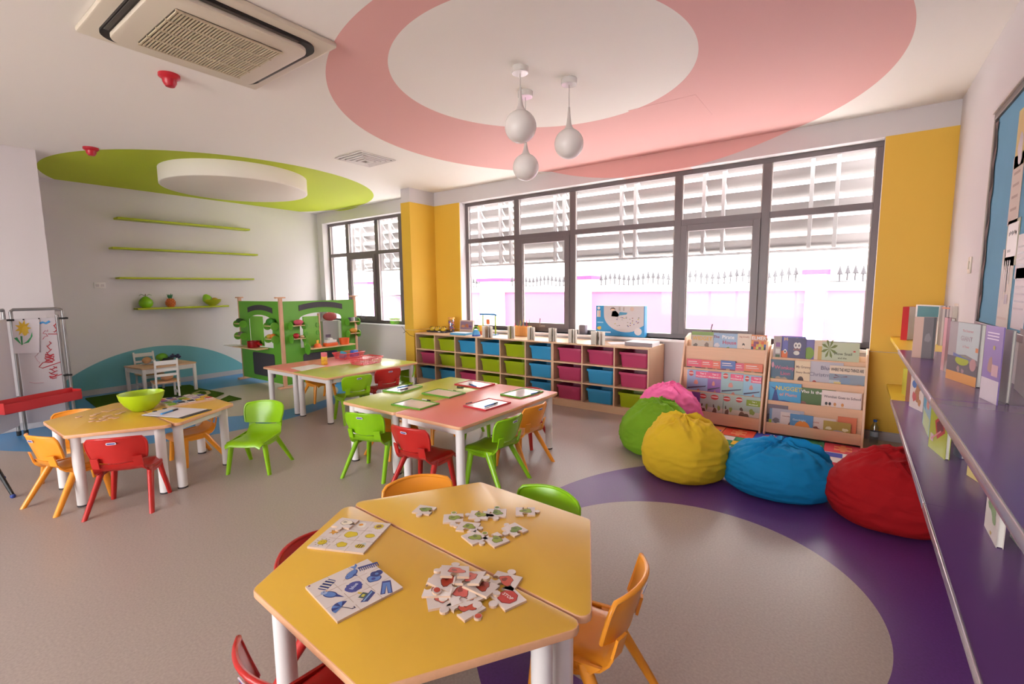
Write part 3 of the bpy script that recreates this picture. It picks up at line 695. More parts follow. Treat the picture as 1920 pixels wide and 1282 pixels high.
def loose(px, ang, col, kinds, group, label, z=0., tilt=(0, 0), size=.074, stop=False, prm=0):
    p = onz(*px, TZ+z); r = empty('jigsaw_piece', (p.x, p.y, TZ+z), ang); r.rotation_euler = (tilt[0], tilt[1], ang); tag(r, label, 'jigsaw piece', group)
    b = MB().prism(piece_poly(size, size*.86, kinds), 0, .0078, cap=1); b.build('card', [CARDE, CARD], r, smooth=False)
    items = [(blob(.004, .002, size*.27, prm, .35), '#3b2a22'), (blob(.004, .002, size*.25, prm, .35), col), (blob(-.004, .004, size*.1, prm+3, .3), '#%02x%02x%02x' % tuple(int(int(col[i:i+2], 16)*.7) for i in (1, 3, 5)))]
    if stop:
        items = [(ell(0, 0, size*.36, size*.36, 8, 22.5, 382.5), '#8c1d1d'), (ell(0, 0, size*.33, size*.33, 8, 22.5, 382.5), '#c8372f')]
    for i, k in enumerate(kinds):   # coloured tabs
        if k == 1 and not stop and (prm+i) % 3 == 0:
            ang_ = [-90, 0, 90, 180][i]; d = size/2*(1 if i % 2 else .86)+size*.13
            items.append((ell(d*math.cos(math.radians(ang_)), d*math.sin(math.radians(ang_)), size*.11, size*.11), col))
    bb_, ms = shapes_mesh(items, .008); bb_.build('picture_print', ms, r, smooth=False)
    if stop: lettering('STOP', .018, '#efe6e2', r, Matrix.Translation((0, 0, .0102)) @ Matrix.Rotation(math.radians(10), 4, 'Z'), wmax=size*.55)
    return r
GL = 'green printed jigsaw pieces'
for i, (p, a, k, lab) in enumerate([((796, 958), .3, (1, -1, 0, 0), 'loose jigsaw piece with a green pear print, leftmost of the green ones'),
        ((850, 974), .7, (1, -1, 1, 0), 'green printed jigsaw piece at the left of the loose arrangement'),
        ((899, 968), .5, (1, 1, -1, 1), 'green printed jigsaw piece with tabs on three sides, behind the others'),
        ((931, 964), .6, (1, 0, 1, -1), 'green printed jigsaw piece showing a green book, at the back'),
        ((985, 961), .6, (-1, 1, -1, 0), 'green printed jigsaw piece lying apart at the far right'),
        ((878, 990), .4, (-1, 1, 0, 1), 'jigsaw piece with a dark green hedgehog shape'),
        ((965, 995), -.25, (1, -1, 0, 1), 'green printed jigsaw piece at the right of the loose arrangement'),
        ((890, 1010), -.3, (0, 1, 1, 0), 'green printed jigsaw piece at the front left of the arrangement'),
        ((930, 1014), -.3, (0, 0, -1, -1), 'green printed jigsaw piece at the front right of the arrangement')]):
    loose(p, a, '#8a9a2c' if i % 3 else '#6f8a30', k, GL, lab, prm=i*3+1, size=.086)
RL = 'red printed jigsaw pieces'
for i, (p, a, k, z, t, lab, s) in enumerate([((874, 1141), -.2, (-1, 1, -1, 1), 0, (0, 0), 'red printed jigsaw piece at the front of the pile', 0),
        ((829, 1126), .9, (1, -1, 1, 0), 0, (0, 0), 'red printed jigsaw piece sticking out at the left foot of the pile', 0),
        ((952, 1123), -.35, (1, 0, 0, -1), 0, (0, 0), 'jigsaw piece printed with a red stop sign', 1),
        ((947, 1092), .2, (-1, 0, 1, -1), 0, (0, 0), 'jigsaw piece with a round red ladybird print at the right of the pile', 0),
        ((862, 1112), -.5, (1, -1, 0, -1), .010, (.1, .1), 'red printed jigsaw piece with a fire engine colour, in the middle of the pile', 0),
        ((902, 1102), .1, (0, 1, -1, 0), .012, (-.12, .08), 'red printed jigsaw piece lying on the right of the pile', 0),
        ((824, 1103), .5, (0, -1, 1, -1), .014, (.14, -.1), 'red printed jigsaw piece lying on the left of the pile', 0),
        ((880, 1086), .4, (-1, 1, 0, 1), .022, (-.1, -.12), 'red printed jigsaw piece near the top of the pile', 0),
        ((836, 1090), .2, (1, -1, -1, 0), .024, (.08, .16), 'red printed jigsaw piece on the upper left of the pile', 0),
        ((853, 1074), .7, (-1, 0, 1, 1), .034, (-.16, .1), 'red printed jigsaw piece topmost and farthest on the pile', 0),
        ((880, 1118), 1.2, (1, -1, 1, 0), .005, (.06, -.05), 'red printed jigsaw piece half buried under the pile', 0)]):
    loose(p, a, ['#c9503c', '#d0645c', '#b8432f'][i % 3], k, RL, lab, z=z, tilt=t, stop=bool(s), prm=i*5+2, size=.096)
loose((648, 983), .35, '#e8dcc8', (1, -1, 0, 0), 'yellow printed jigsaw pieces', 'loose white jigsaw piece resting on the yellow picture board', z=.0092, prm=4, size=.085)

# ------------------------------------------------------------------ whiteboards on the middle tables
def pen(p, q, col, label, z=0.0, r=.007, zc=None):
    a = onz(*p, TZ+z+r); c = onz(*q, TZ+z+r); d = (c-a); L = d.length; e = empty('marker_pen', (a.x, a.y, a.z), math.atan2(d.y, d.x)); tag(e, label, 'pen', 'marker pens')
    MB().cyl((0, 0, 0), (L*.68, 0, 0), r, n=10).build('barrel', plastic(col, .35), e)
    MB().cyl((L*.68, 0, 0), (L, 0, 0), r*1.12, r*.95, n=10).build('cap', plastic('#23212b', .35), e)
    return e
for px, col, nm in (([(717, 733.5), (751, 738), (794, 725.3), (758, 722)], 'green', 'small green framed whiteboard at the left on the middle green table'),
                    ([(791, 739), (843.4, 747), (872.5, 738), (821, 730)], 'green', 'small green framed whiteboard in the centre of the middle tables'),
                    ([(853.4, 722), (900.6, 729), (928, 721), (880, 714)], 'red', 'small red framed whiteboard at the far side of the middle tables'),
                    ([(733.8, 759.6), (788, 769.7), (823.8, 757.7), (770.3, 749)], 'green', 'small green framed whiteboard across the seam near the middle green chair'),
                    ([(869.3, 762.8), (912, 771), (957, 756), (915.6, 748)], 'red', 'small red framed whiteboard on the middle red table'),
                    ([(939, 741), (979.4, 748), (1017, 735), (979.4, 728.5)], 'green', 'small green framed whiteboard at the right on the middle red table')):
    c, a, W, Hh = board_frame(px); r = empty('small_whiteboard', (c.x, c.y, TZ), a); tag(r, nm, 'whiteboard', 'small dry-wipe boards')
    t = .012; fm = plastic('#5f9a2c' if col == 'green' else '#c2303a', .4); b = MB()
    for (x0, x1, y0, y1) in ((-W/2, W/2, -Hh/2, -Hh/2+t), (-W/2, W/2, Hh/2-t, Hh/2), (-W/2, -W/2+t, -Hh/2+t, Hh/2-t), (W/2-t, W/2, -Hh/2+t, Hh/2-t)): b.box(x0, x1, y0, y1, 0, .014)
    b.build('frame', fm, r, bevel=.002, smooth=False)
    MB().box(-W/2+t, W/2-t, -Hh/2+t, Hh/2-t, .002, .009).build('writing_surface', mat('#e6dedb', .12, 'gloss_white'), r, smooth=False)
pen((745, 727), (773, 721.5), '#3f86c9', 'blue marker on the leftmost green framed whiteboard', .014)
pen((751, 731), (764, 728), '#57505a', 'dark marker lying beside the blue marker on the leftmost whiteboard', .010)
pen((893, 724.5), (880, 719.5), '#3567a8', 'blue marker on the far red framed whiteboard', .010)
pen((857, 725), (869, 726.5), '#3a363c', 'dark marker beside the far red framed whiteboard', 0)
pen((909, 762), (933, 754.5), '#3c6fb8', 'blue marker on the near red framed whiteboard', .010)
pen((874, 757), (885, 754.5), '#4a4046', 'short dark marker beside the near red framed whiteboard', 0)
pen((996, 738.5), (1012, 734), '#3f74b5', 'blue marker on the rightmost green framed whiteboard', .010)
pen((946, 736.5), (957, 733.5), '#b98a84', 'pinkish marker behind the rightmost whiteboard', 0)
pen((792, 748.5), (806, 751), '#d9d4d2', 'white marker behind the whiteboard on the table seam', 0)
pen((840, 731), (855, 733), '#dcd8d4', 'white marker behind the central whiteboard', 0)

# ------------------------------------------------------------------ left yellow table: bowl, discs, paints, clipboard
p = onz(264, 770, TZ); bo = empty('green_bowl', (p.x-.02, p.y+.02, TZ)); tag(bo, 'translucent lime green bowl on the left yellow table', 'bowl')
MB().lathe([(0, .0), (.065, 0), (.075, .006), (.12, .05), (.152, .105), (.162, .150), (.157, .151), (.147, .107), (.114, .055), (.07, .014), (0, .012)], 40).build('bowl_shell', plastic('#a9c51a', .25), bo, ang=60)
for i in range(9):
    a = i*2.4; rr = .02+.055*(i/9); d = MB().lathe([(0, 0), (.02, 0), (.02, .005), (0, .005)], 14).build('wooden_disc', wood('#cfa27c'), None, smooth=False)
    d.location = (bo.location.x+rr*math.cos(a), bo.location.y+rr*math.sin(a), TZ+.016+i*.0055); tag(d, 'round wooden disc lying inside the green bowl', 'wooden disc', 'wooden discs in the bowl')
discm = MB().lathe([(0, 0), (.021, 0), (.0225, .0015), (.0225, .004), (.021, .0055), (0, .0055)], 18).mesh('wooden_disc', wood('#d0a583'))
for i, (x, y, k) in enumerate([(147.5, 782, 0), (175, 779, 0), (174.5, 784.5, 0), (172.5, 790, 0), (182, 776, 0), (196, 771, 0), (204, 771.5, 0), (213, 769, 0), (225, 766.5, 1), (192, 785, 0), (196, 788, 0), (204, 779.5, 0), (209, 784.5, 0), (217, 784, 0), (222, 776, 0), (230, 773, 1), (199, 782, 0), (187, 789.5, 0)]):
    q = onz(x, y, TZ); o = link('wooden_disc', discm, None, (q.x, q.y, TZ+(.0057 if i in (16, 12) else 0)))
    tag(o, 'small round wooden disc scattered on the left yellow table', 'wooden disc', 'wooden discs scattered on the table')
c, a, W, Hh = board_frame([(296, 757.5), (320, 764), (402, 750), (365, 738)])
tr = empty('paint_tray', (c.x, c.y, TZ), a); tag(tr, 'pale tray holding rows of coloured ink pads on the left yellow table', 'tray')
b = MB(); b.box(-W/2, W/2, -Hh/2, Hh/2, 0, .006); t = .008
for (x0, x1, y0, y1) in ((-W/2, W/2, -Hh/2, -Hh/2+t), (-W/2, W/2, Hh/2-t, Hh/2), (-W/2, -W/2+t, -Hh/2, Hh/2), (W/2-t, W/2, -Hh/2, Hh/2)): b.box(x0, x1, y0, y1, .006, .018)
b.build('tray_body', wood('#d3b196'), tr, smooth=False)
PADC = ['#c95a55', '#7fa52a', '#4f8fc4', '#8ba72a', '#cfc3bd', '#d3ab30', '#d0a93a', '#6a4f8a', '#4a4688', '#27232b', '#c99f3a', '#c2b2b4', '#7e8f2c', '#b8473f', '#7ba33a', '#9b6a78', '#2a252c', '#2b272e', '#a48aa8', '#4b4a86']
CN = {'#c95a55': 'coral', '#7fa52a': 'leaf green', '#4f8fc4': 'sky blue', '#8ba72a': 'olive green', '#cfc3bd': 'pale grey', '#d3ab30': 'golden yellow', '#d0a93a': 'mustard yellow', '#6a4f8a': 'purple', '#4a4688': 'navy', '#27232b': 'black', '#c99f3a': 'amber', '#c2b2b4': 'pinkish grey', '#7e8f2c': 'moss green', '#b8473f': 'brick red', '#7ba33a': 'grass green', '#9b6a78': 'mauve', '#2a252c': 'glossy black', '#2b272e': 'charcoal', '#a48aa8': 'lilac', '#4b4a86': 'indigo'}
rt = Matrix.Rotation(a, 3, 'Z')
for i in range(20):
    ix, iy = i // 4, i % 4; col = PADC[(i*7) % 20]
    pos = Vector((c.x, c.y, TZ+.0065)) + rt @ Vector((-W/2+W*(iy+.5)/4, -Hh/2+Hh*(ix+.5)/5, 0)); pw = W/4*.72; ph = Hh/5*.8
    e = empty('ink_pad', pos, a+random.Random(i).uniform(-.1, .1)); tag(e, '%s ink pad in the tray on the left yellow table' % CN[col], 'ink pad', 'coloured ink pads')
    MB().box(-pw/2, pw/2, -ph/2, ph/2, 0, .016).build('case', plastic('#d8d2d0' if i % 3 else col, .4), e, bevel=.003, smooth=False)
    MB().box(-pw*.42, pw*.42, -ph*.4, ph*.4, .016, .021).build('pad', mat(col, .6, 'ink'), e, bevel=.002, smooth=False)
c, a, W, Hh = board_frame([(268.5, 780.4), (347, 784), (394, 769), (319.6, 763)])
cb = empty('clipboard', (c.x, c.y, TZ), a); tag(cb, 'dark clipboard under white paper on the left yellow table', 'clipboard')
MB().box(-W/2+.02, W/2, -Hh/2, Hh/2, 0, .004).build('board', mat('#3c3638', .5, 'dark_board'), cb, smooth=False)
MB().box(-W/2, W/2-.045, -Hh/2+.004, Hh/2-.006, .0042, .0075).build('paper', mat('#d6cfd2', .7, 'paper'), cb, smooth=False)
for y in (Hh*.12, -Hh*.2+.0): MB().box(-W/2-.006, -W/2+.018, Hh*.1+y-.012, Hh*.1+y+.012, .0075, .014).build('clip', BLACK, cb, bevel=.002)
pen((302, 776), (333, 766.5), '#3f8fd0', 'blue marker on the paper of the left yellow table', .008)

# ------------------------------------------------------------------ far tables: baskets, blocks, paper
def basket(px, rz, w_, d_, h_, col, label, z=TT, holes=True, nm='plastic_basket', zoff=0):
    p = onz(*px, z+.0005) if len(px) == 2 else Vector(px); e = empty(nm, (p.x, p.y, p.z), rz); tag(e, label, 'basket', 'plastic baskets')
    b = MB(); k = .84; m = plastic(col, .35); w0, d0 = w_*k/2, d_*k/2; w1, d1 = w_/2, d_/2
    b.box(-w0, w0, -d0, d0, 0, .004)
    for (a0, a1, b0, b1) in (((-w0, -d0), (w0, -d0), (-w1, -d1), (w1, -d1)), ((w0, -d0), (w0, d0), (w1, -d1), (w1, d1)), ((w0, d0), (-w0, d0), (w1, d1), (-w1, d1)), ((-w0, d0), (-w0, -d0), (-w1, d1), (-w1, -d1))):
        L = (Vector(a1)-Vector(a0)).length; n = max(4, int(L/.02))
        for i in range(n+1):
            t = i/n; A = Vector(a0).lerp(Vector(a1), t); C = Vector(b0).lerp(Vector(b1), t)
            b.tube([(A.x, A.y, 0), (C.x, C.y, h_)], .0028, 4)
        for j in range(5):
            t = j/5+.02; A0 = Vector(a0).lerp(Vector(b0), t); A1 = Vector(a1).lerp(Vector(b1), t); b.tube([(A0.x, A0.y, h_*t), (A1.x, A1.y, h_*t)], .0028, 4)
    b.build('basket_mesh', m, e)
    rm = MB(); o = rrect(-w1-.008, w1+.008, -d1-.008, d1+.008, .02); rm.tube([(q[0], q[1], h_) for q in o], .007, 6, closed=True); rm.build('rim', m, e)
    return e
p1 = onz(657, 672, TT); bk1 = basket((654.5, 671), math.radians(3), .27, .36, .085, '#d8434a', 'red mesh basket holding blue toys on the far red table')
bk2 = basket((686.5, 681), math.radians(5), .27, .36, .085, '#d8434a', 'red mesh basket on the far green table')
MB().box(-.03, .03, -.071, -.068, .02, .05).build('tag_card', WHITE, bk2)
def toy(px, z, b, m, label, cat, nm, rz=0, **k):
    p = onz(*px, z); o = b.build(nm, m, None, **k); o.location = p; o.rotation_euler = (0, 0, rz); tag(o, label, cat); return o
b = MB(); b.box(-.05, .05, -.05, .05, 0, .05); b.prism([(-.05, .05), (.05, .05), (.03, .1), (-.03, .1)], -.045, .045, 'Y')
o = toy((650, 664), TT+.012, b, plastic('#3f63b8', .35), 'blue house shaped plastic block in the red basket', 'toy block', 'toy_block', bevel=.006); o.location = bk1.location+Vector((.02, .08, .012))
b = MB(); b.box(-.035, .035, -.05, .05, 0, .06); b.prism([(-.05, .06), (.05, .06), (0, .10)], -.035, .035, 'X')
o = b.build('toy_block', plastic('#3fa2c9', .35), None, bevel=.005); o.location = bk1.location+Vector((-.06, -.06, .012)); o.rotation_euler = (.3, .2, .5); tag(o, 'turquoise plastic block leaning in the red basket', 'toy block')
p = onz(608.5, 683.5, TT)
for i, (col, cn) in enumerate((('#e0a92c', 'lower yellow'), ('#e3b23a', 'middle yellow'), ('#d9707a', 'topmost pink'))):
    o = MB().box(-.03, .03, -.03, .03, 0, .055).build('toy_cube', plastic(col, .4), None, bevel=.004); o.location = (p.x, p.y, TZ+i*.0555); tag(o, '%s cube of the stacked block tower on the far table' % cn, 'toy block', 'stacked cubes')
L, B, R, T = [onz(*q, TZ) for q in ((544, 690), (566, 695.5), (612, 686), (588, 683))]
pp = MB().prism([(v.x, v.y) for v in (L, B, R, T)], TZ, TZ+.002).build('paper_sheet', mat('#e0dad8', .7, 'paper'), None, smooth=False); tag(pp, 'white sheet of paper across the far red and green tables', 'paper')
# ------------------------------------------------------------------ storage cabinet: three units of nine cells
CX0, CP, CY0, CY1, CZ = -5.812, .4365, 5.313, 5.852, .843
MAPLE = wood('#d8b391', .42, 'X'); MAPLEZ = wood('#d8b391', .42, 'Z')
ROWZ = (.095, .345, .59)
BIN = {'g': ('lime green', '#95a80a'), 'b': ('blue', '#2f8fc0'), 'p': ('raspberry pink', '#b23a62')}
GRID = ['ggb'+'bgb'+'ppp', 'pgg'+'ggb'+'pbp', 'bbp'+'ggb'+'pbg']
bw_, bh_, bd_ = .352, .176, .44
def bin_mesh(h):
    b = MB(); k = .925
    lo = rrect(-bw_*k/2, bw_*k/2, .02, bd_-.03, .03); hi = rrect(-bw_/2, bw_/2, 0, bd_, .035)
    n = len(lo); b.add([(p[0], p[1], 0) for p in lo]+[(p[0], p[1], bh_) for p in hi], [list(range(n))[::-1]]+[(i, (i+1) % n, n+(i+1) % n, n+i) for i in range(n)])
    li = rrect(-bw_/2+.008, bw_/2-.008, .008, bd_-.008, .03); l0 = rrect(-bw_*k/2+.008, bw_*k/2-.008, .028, bd_-.038, .028)
    b.add([(p[0], p[1], .006) for p in l0]+[(p[0], p[1], bh_) for p in li], [list(range(n))]+[(n+i, n+(i+1) % n, (i+1) % n, i) for i in range(n)])
    return b
BM = {k: bin_mesh(v[1]).mesh('tub', plastic(v[1], .3), ang=40) for k, v in BIN.items()}
rimb = MB(); o1 = rrect(-bw_/2-.012, bw_/2+.012, -.012, bd_+.006, .04); i1 = rrect(-bw_/2+.006, bw_/2-.006, .006, bd_-.006, .03); n = len(o1)
for z0, z1 in ((bh_-.024, bh_+.004),):
    rimb.add([(p[0], p[1], z0) for p in o1]+[(p[0], p[1], z1) for p in o1]+[(p[0], p[1], z1) for p in i1]+[(p[0], p[1], z0) for p in i1],
             [(i, (i+1) % n, n+(i+1) % n, n+i) for i in range(n)]+[(n+i, n+(i+1) % n, 2*n+(i+1) % n, 2*n+i) for i in range(n)]+[(2*n+i, 2*n+(i+1) % n, 3*n+(i+1) % n, 3*n+i) for i in range(n)]+[(3*n+i, 3*n+(i+1) % n, (i+1) % n, i) for i in range(n)])
RMB = {k: rimb.mesh('rim', plastic(v[1], .28)) for k, v in BIN.items()}
UN = ['left unit', 'middle unit', 'right unit']; RN = ['top', 'middle', 'bottom']; CN3 = ['left', 'centre', 'right']
for u in range(3):
    x0 = CX0+u*3*CP; x1 = x0+3*CP-.002
    r = empty('storage_cabinet', ((x0+x1)/2, CY0, 0)); ox = (x0+x1)/2
    tag(r, 'maple cubby cabinet of nine cells, %s' % ['nearest the yellow pillar', 'in the middle of the row under the window', 'beside the pink beanbag'][u], 'cabinet', 'cubby storage cabinets')
    for sx in (x0, x1-.018): MB().box(sx-ox, sx+.018-ox, 0, CY1-CY0, 0, CZ-.02).build('side_panel', MAPLEZ, r, bevel=.0015, smooth=False)
    MB().box(x0-ox-.0, x1-ox, -.004, CY1-CY0, CZ-.02, CZ).build('top_panel', MAPLE, r, bevel=.002, smooth=False)
    for c in (1, 2): MB().box(x0+c*CP-.009-ox, x0+c*CP+.009-ox, .003, CY1-CY0-.01, .08, CZ-.02).build('divider', MAPLEZ, r, bevel=.001, smooth=False)
    for z in ROWZ: MB().box(x0+.018-ox, x1-.018-ox, .002, CY1-CY0-.01, z-.018, z).build('shelf', MAPLE, r, bevel=.001, smooth=False)
    MB().box(x0+.018-ox, x1-.018-ox, .012, .03, 0, ROWZ[0]-.018).build('plinth', MAPLE, r, smooth=False)
    MB().box(x0+.018-ox, x1-.018-ox, CY1-CY0-.01, CY1-CY0, 0, CZ-.02).build('back_panel', wood('#b8906c', .6), r, smooth=False)
    for row in range(3):
        for c in range(3):
            k = GRID[row][u*3+c]; z = (ROWZ[2], ROWZ[1], ROWZ[0])[row]; ax = x0+(c+.5)*CP+.008
            t = empty('storage_bin', (ax, CY0+.03+.012*((row*5+c*3+u) % 3), z+.0005)); tag(t, '%s plastic storage bin, %s row, %s cell of the %s' % (BIN[k][0], RN[row], CN3[c], UN[u]), 'storage bin', 'plastic bins in the cubby cabinet')
            link('tub', BM[k], t); link('rim', RMB[k], t)

# ------------------------------------------------------------------ printed things: books
PAGES = mat('#e3dcd2', .8, 'page_edges')
def cover_art(r, w_, h_, t, art, texts):
    """art items in cover fractions (x right, y up); front face looks along -y"""
    fix = Matrix(((1, 0, 0, 0), (0, 0, -1, -t/2), (0, 1, 0, 0), (0, 0, 0, 1)))      # local xy -> x, z ; z -> -y
    if art:
        items = [([((p[0]-.5)*w_, p[1]*h_) for p in poly], hx) for poly, hx in art]
        b, ms = shapes_mesh(items, .0004, .0002); b.xf(fix); b.build('cover_picture', ms, r, smooth=False)
    for (s, cx, cy, size, col) in texts:
        lettering(s, size*h_, col, r, fix @ Matrix.Translation(((cx-.5)*w_, cy*h_, .0022)), wmax=w_*.92, name='title')
def book(loc, rz, w_, h_, t, col, label, art=(), texts=(), lean=0., group=None, nm='picture_book', board=False):
    b = MB(); c = .0022 if not board else .0
    if board:
        b.box(-w_/2, w_/2, -t/2, t/2, 0, h_)
    else:
        b.box(-w_/2, w_/2, -t/2, -t/2+c, 0, h_); b.box(-w_/2, w_/2, t/2-c, t/2, 0, h_); b.box(-w_/2, -w_/2+c, -t/2+c, t/2-c, 0, h_)
        b.box(-w_/2+c, w_/2-.004, -t/2+c, t/2-c, .003, h_-.003, 1)
    r = b.build(nm, [mat(col, .38, 'cover'), PAGES], None, smooth=False)
    r.location = loc; r.rotation_euler = (lean, 0, rz); tag(r, label, 'book', group); cover_art(r, w_, h_, t, art, texts); return r
R_ = lambda x0, x1, y0, y1: [(x0, y0), (x1, y0), (x1, y1), (x0, y1)]
E_ = lambda x, y, a, c=None, n=16: ell(x, y, a, c or a, n)
B_ = lambda x, y, r, s, k=.3: blob(x, y, r, s, k)

# ------------------------------------------------------------------ two display racks
RW_ = wood('#e3b694', .45, 'X'); RWZ = wood('#e8c3a5', .45, 'Z')
PANY = [5.43, 5.50, 5.57, 5.64]          # front panels, lowest first
def rack(x0, x1, ztops, ztop, label):
    r = empty('book_display_rack', ((x0+x1)/2, 5.6, 0)); tag(r, label, 'book rack', 'book display racks'); ox = (x0+x1)/2; oy = 5.6
    side = [(5.41, 0), (5.86, 0), (5.86, ztop+.01), (5.80, ztop+.01), (5.66, ztop-.03), (5.61, ztops[3]-.02), (5.41, .17)]
    for sx in (x0, x1-.02): MB().prism([(p[0]-oy, p[1]) for p in side], sx-ox, sx+.02-ox, 'X').build('side_panel', RWZ, r, bevel=.004)
    lows = [.03, ztops[0]-.05, ztops[1]-.05, ztops[2]-.05]
    for k in range(4):
        MB().box(x0+.02-ox, x1-.02-ox, PANY[k]-oy, PANY[k]+.012-oy, lows[k], ztops[k]).build('front_panel', RW_, r, bevel=.002, smooth=False)
        MB().box(x0+.02-ox, x1-.02-ox, PANY[k]+.012-oy, PANY[k]+.07-oy, max(.04, ztops[k]-.125), max(.04, ztops[k]-.125)+.01).build('ledge', RW_, r, smooth=False)
    MB().box(x0+.02-ox, x1-.02-ox, 5.725-oy, 5.737-oy, .03, ztop-.06).build('back_panel', RW_, r, smooth=False)
    return r
ZL = [.16, .372, .62, .863]; ZR = [.137, .358, .58, .797]
rack(-1.585, -.712, ZL, .985, 'maple book display rack with school workbooks, left of the pair')
rack(-.690, .152, ZR, .905, 'maple book display rack with picture books, right of the pair')
def rbook(tier, zt, pxa, pxb, pyt, col, label, art=(), texts=(), slot=0, group='books on the display racks', t=.008):
    """tier 0 lowest; pxa..pxb the horizontal pixel span, pyt the pixel row of its top edge"""
    y = PANY[tier]+.02+slot*.011; a = ony(pxa, pyt, y); c = ony(pxb, pyt, y); zb = max(.051, zt[tier]-.114)
    wd = c.x-a.x; hh = (a.z+c.z)/2-zb
    o = book(((a.x+c.x)/2, y+.004, zb), 0, wd, hh, t, col, label, art, texts, lean=math.radians(-3), group=group); return o
GB = 'books on the left display rack'; GR = 'books on the right display rack'
SK = '#e7c9ae'
# left rack, top tier
rbook(3, ZL, 1297, 1337.5, 622, '#b9a894', 'picture book with a green band and yellow title, top left of the left rack', [(R_(0, 1, .86, 1), '#7d9a4a'), (B_(.18, .42, .10, 2), '#6b5a4c'), (B_(.72, .45, .11, 5), '#7d6656'), (R_(0, 1, 0, .2), '#a89a7c')], [('WIDGET', .5, .72, .22, '#d8a338')], group=GB)
rbook(3, ZL, 1338, 1384, 625, '#8fa6c4', 'blue picture book with a two colour title, second on the left rack top tier', [(B_(.15, .5, .1, 3), '#c9c2c4'), (B_(.6, .36, .08, 6), '#5e8a4a'), (R_(.3, .95, .22, .32), '#7d93b5')], [('The', .12, .84, .15, '#8a3a58'), ('Pirate', .6, .84, .20, '#e8e6e4'), ('House', .66, .62, .20, '#b8405a')], slot=1, group=GB)
rbook(3, ZL, 1383, 1409, 626, '#d8bfa8', 'beige picture book with a small black haired figure, third on the left rack top tier', [(E_(.45, .56, .09, .07), '#2c2423'), (E_(.45, .5, .07, .06), SK), (B_(.2, .25, .12, 8), '#d98a4a'), (R_(.42, .47, .25, .44), '#6a5a58')], [('big Smelly', .5, .88, .09, '#b0705c')], group=GB)
pt = []; rnd = random.Random(8)
for i in range(6):
    for j in range(7): pt.append((R_(i/6, (i+1)/6, j*.105, (j+1)*.105), rnd.choice(['#d8552c', '#e0953a', '#2f56a0', '#232a3e', '#4f8a3c', '#d9a3ac', '#c9c04a', '#8a3a5c'])))
rbook(3, ZL, 1408.5, 1438, 628, '#cf7a3c', 'patchwork coloured picture book at the right end of the left rack top tier', pt, [('ELMER', .5, .86, .2, '#efe9e6')], slot=1, group=GB)
# left rack, second tier: leaflets
for a, c, t0, col, dk, nm in ((1287.5, 1315, 673, '#d23a55', '#2a2440', 'crimson booklet with a dark lower picture'), (1315, 1336, 675, '#d8453f', '#5e3a2c', 'red booklet with a brown picture'), (1336, 1351, 677, '#d9603a', '#7a4a2c', 'orange red booklet'),
                         (1351, 1379, 676.5, '#3f5aa0', '#7a2a4a', 'royal blue booklet'), (1379, 1395, 681, '#cf3f5c', '#d8b8a0', 'rose red booklet with a pale lower picture'), (1395, 1430, 682, '#d8602f', '#4f5a24', 'orange booklet with a green lower picture')):
    rbook(2, ZL, a, c, t0, col, nm+' on the second tier of the left rack', [(R_(0, 1, 0, .58), dk), (R_(.1, .7, .84, .88), '#e9d4d0'), (R_(.1, .8, .74, .77), '#e9d4d0'), (B_(.5, .5, .12, int(a)), '#b98a6a')], slot=0, group=GB)
# third tier: pink tabbed workbooks ; fourth tier: green tabbed ones
for a, c, t0, col, l2, nm in ((1288, 1327, 694, '#8fa0c4', 'Workbook 1', 'blue workbook with a pink tab, leftmost on the third tier of the left rack'), (1327, 1352, 697, '#8a5aa0', 'Workbook 2', 'purple workbook with a pink tab on the third tier of the left rack'),
                         (1352, 1394, 699, '#92b0b4', 'Workbook 2', 'teal grey workbook with a pink tab on the third tier of the left rack'), (1394, 1428, 704, '#8fb4cc', 'Textbook', 'sky blue textbook with a pink tab, rightmost on the third tier of the left rack')):
    nar = c-a < 30; x0 = .0 if nar else .42
    rbook(1, ZL, a, c, t0, col, nm, [(R_(x0, 1, .76, .96), '#e0557c')]+([] if nar else [(E_(.2, .88, .12, .09), '#c4453f'), (R_(.09, .31, .87, .9), '#f0d8d4')])+[(B_(.45, .6, .09, 3), '#d08a7c'), ([(.05, .36), (.9, .47), (.95, .51), (.05, .41)], '#3f3550'), (B_(.6, .28, .1, 9), '#c0706a'), (R_(0, 1, 0, .2), '#c9c4cc')],
          [('Year 2', (x0+1)/2+.06, .90, .07, '#f4e6e6'), (l2, (x0+1)/2, .81, .07, '#f4e6e6')], group=GB)
for i, (a, c, t0, tab) in enumerate(((1296, 1312, 735, 0), (1310, 1332, 736, 0), (1331, 1356, 738, 0), (1354, 1378, 741, 0), (1376, 1426, 744, 1))):
    rbook(0, ZL, a, c, t0, '#a8b8ae' if i else '#7a4a90', ['purple workbook', 'first red badged workbook', 'second red badged workbook', 'third red badged workbook', 'lime tabbed workbook'][i]+' from the left, lowest tier of the left rack',
          ([(E_(.35 if not tab else .2, .86, .3 if not tab else .13, .09), '#c4453f'), (R_(.1 if not tab else .08, .6 if not tab else .32, .85, .88), '#f0d8d4')] if i else [])+[(R_(0, 1, 0, .5), '#cbbdb2'), (B_(.4, .3, .18, 3+i), '#7a5648'), (B_(.7, .5, .1, 5+i), '#8a9a4a'), (B_(.3, .55, .06, 7+i), '#5f4a42')]+([(R_(.48, 1, .70, .9), '#8aa02c'), (B_(.75, .38, .12, 4), '#6f8a3a')] if tab else []),
          [('Year 1', .78, .84, .055, '#f0efe0'), ('Workbook', .74, .75, .06, '#f0efe0')] if tab else [], slot=i % 2, group=GB)
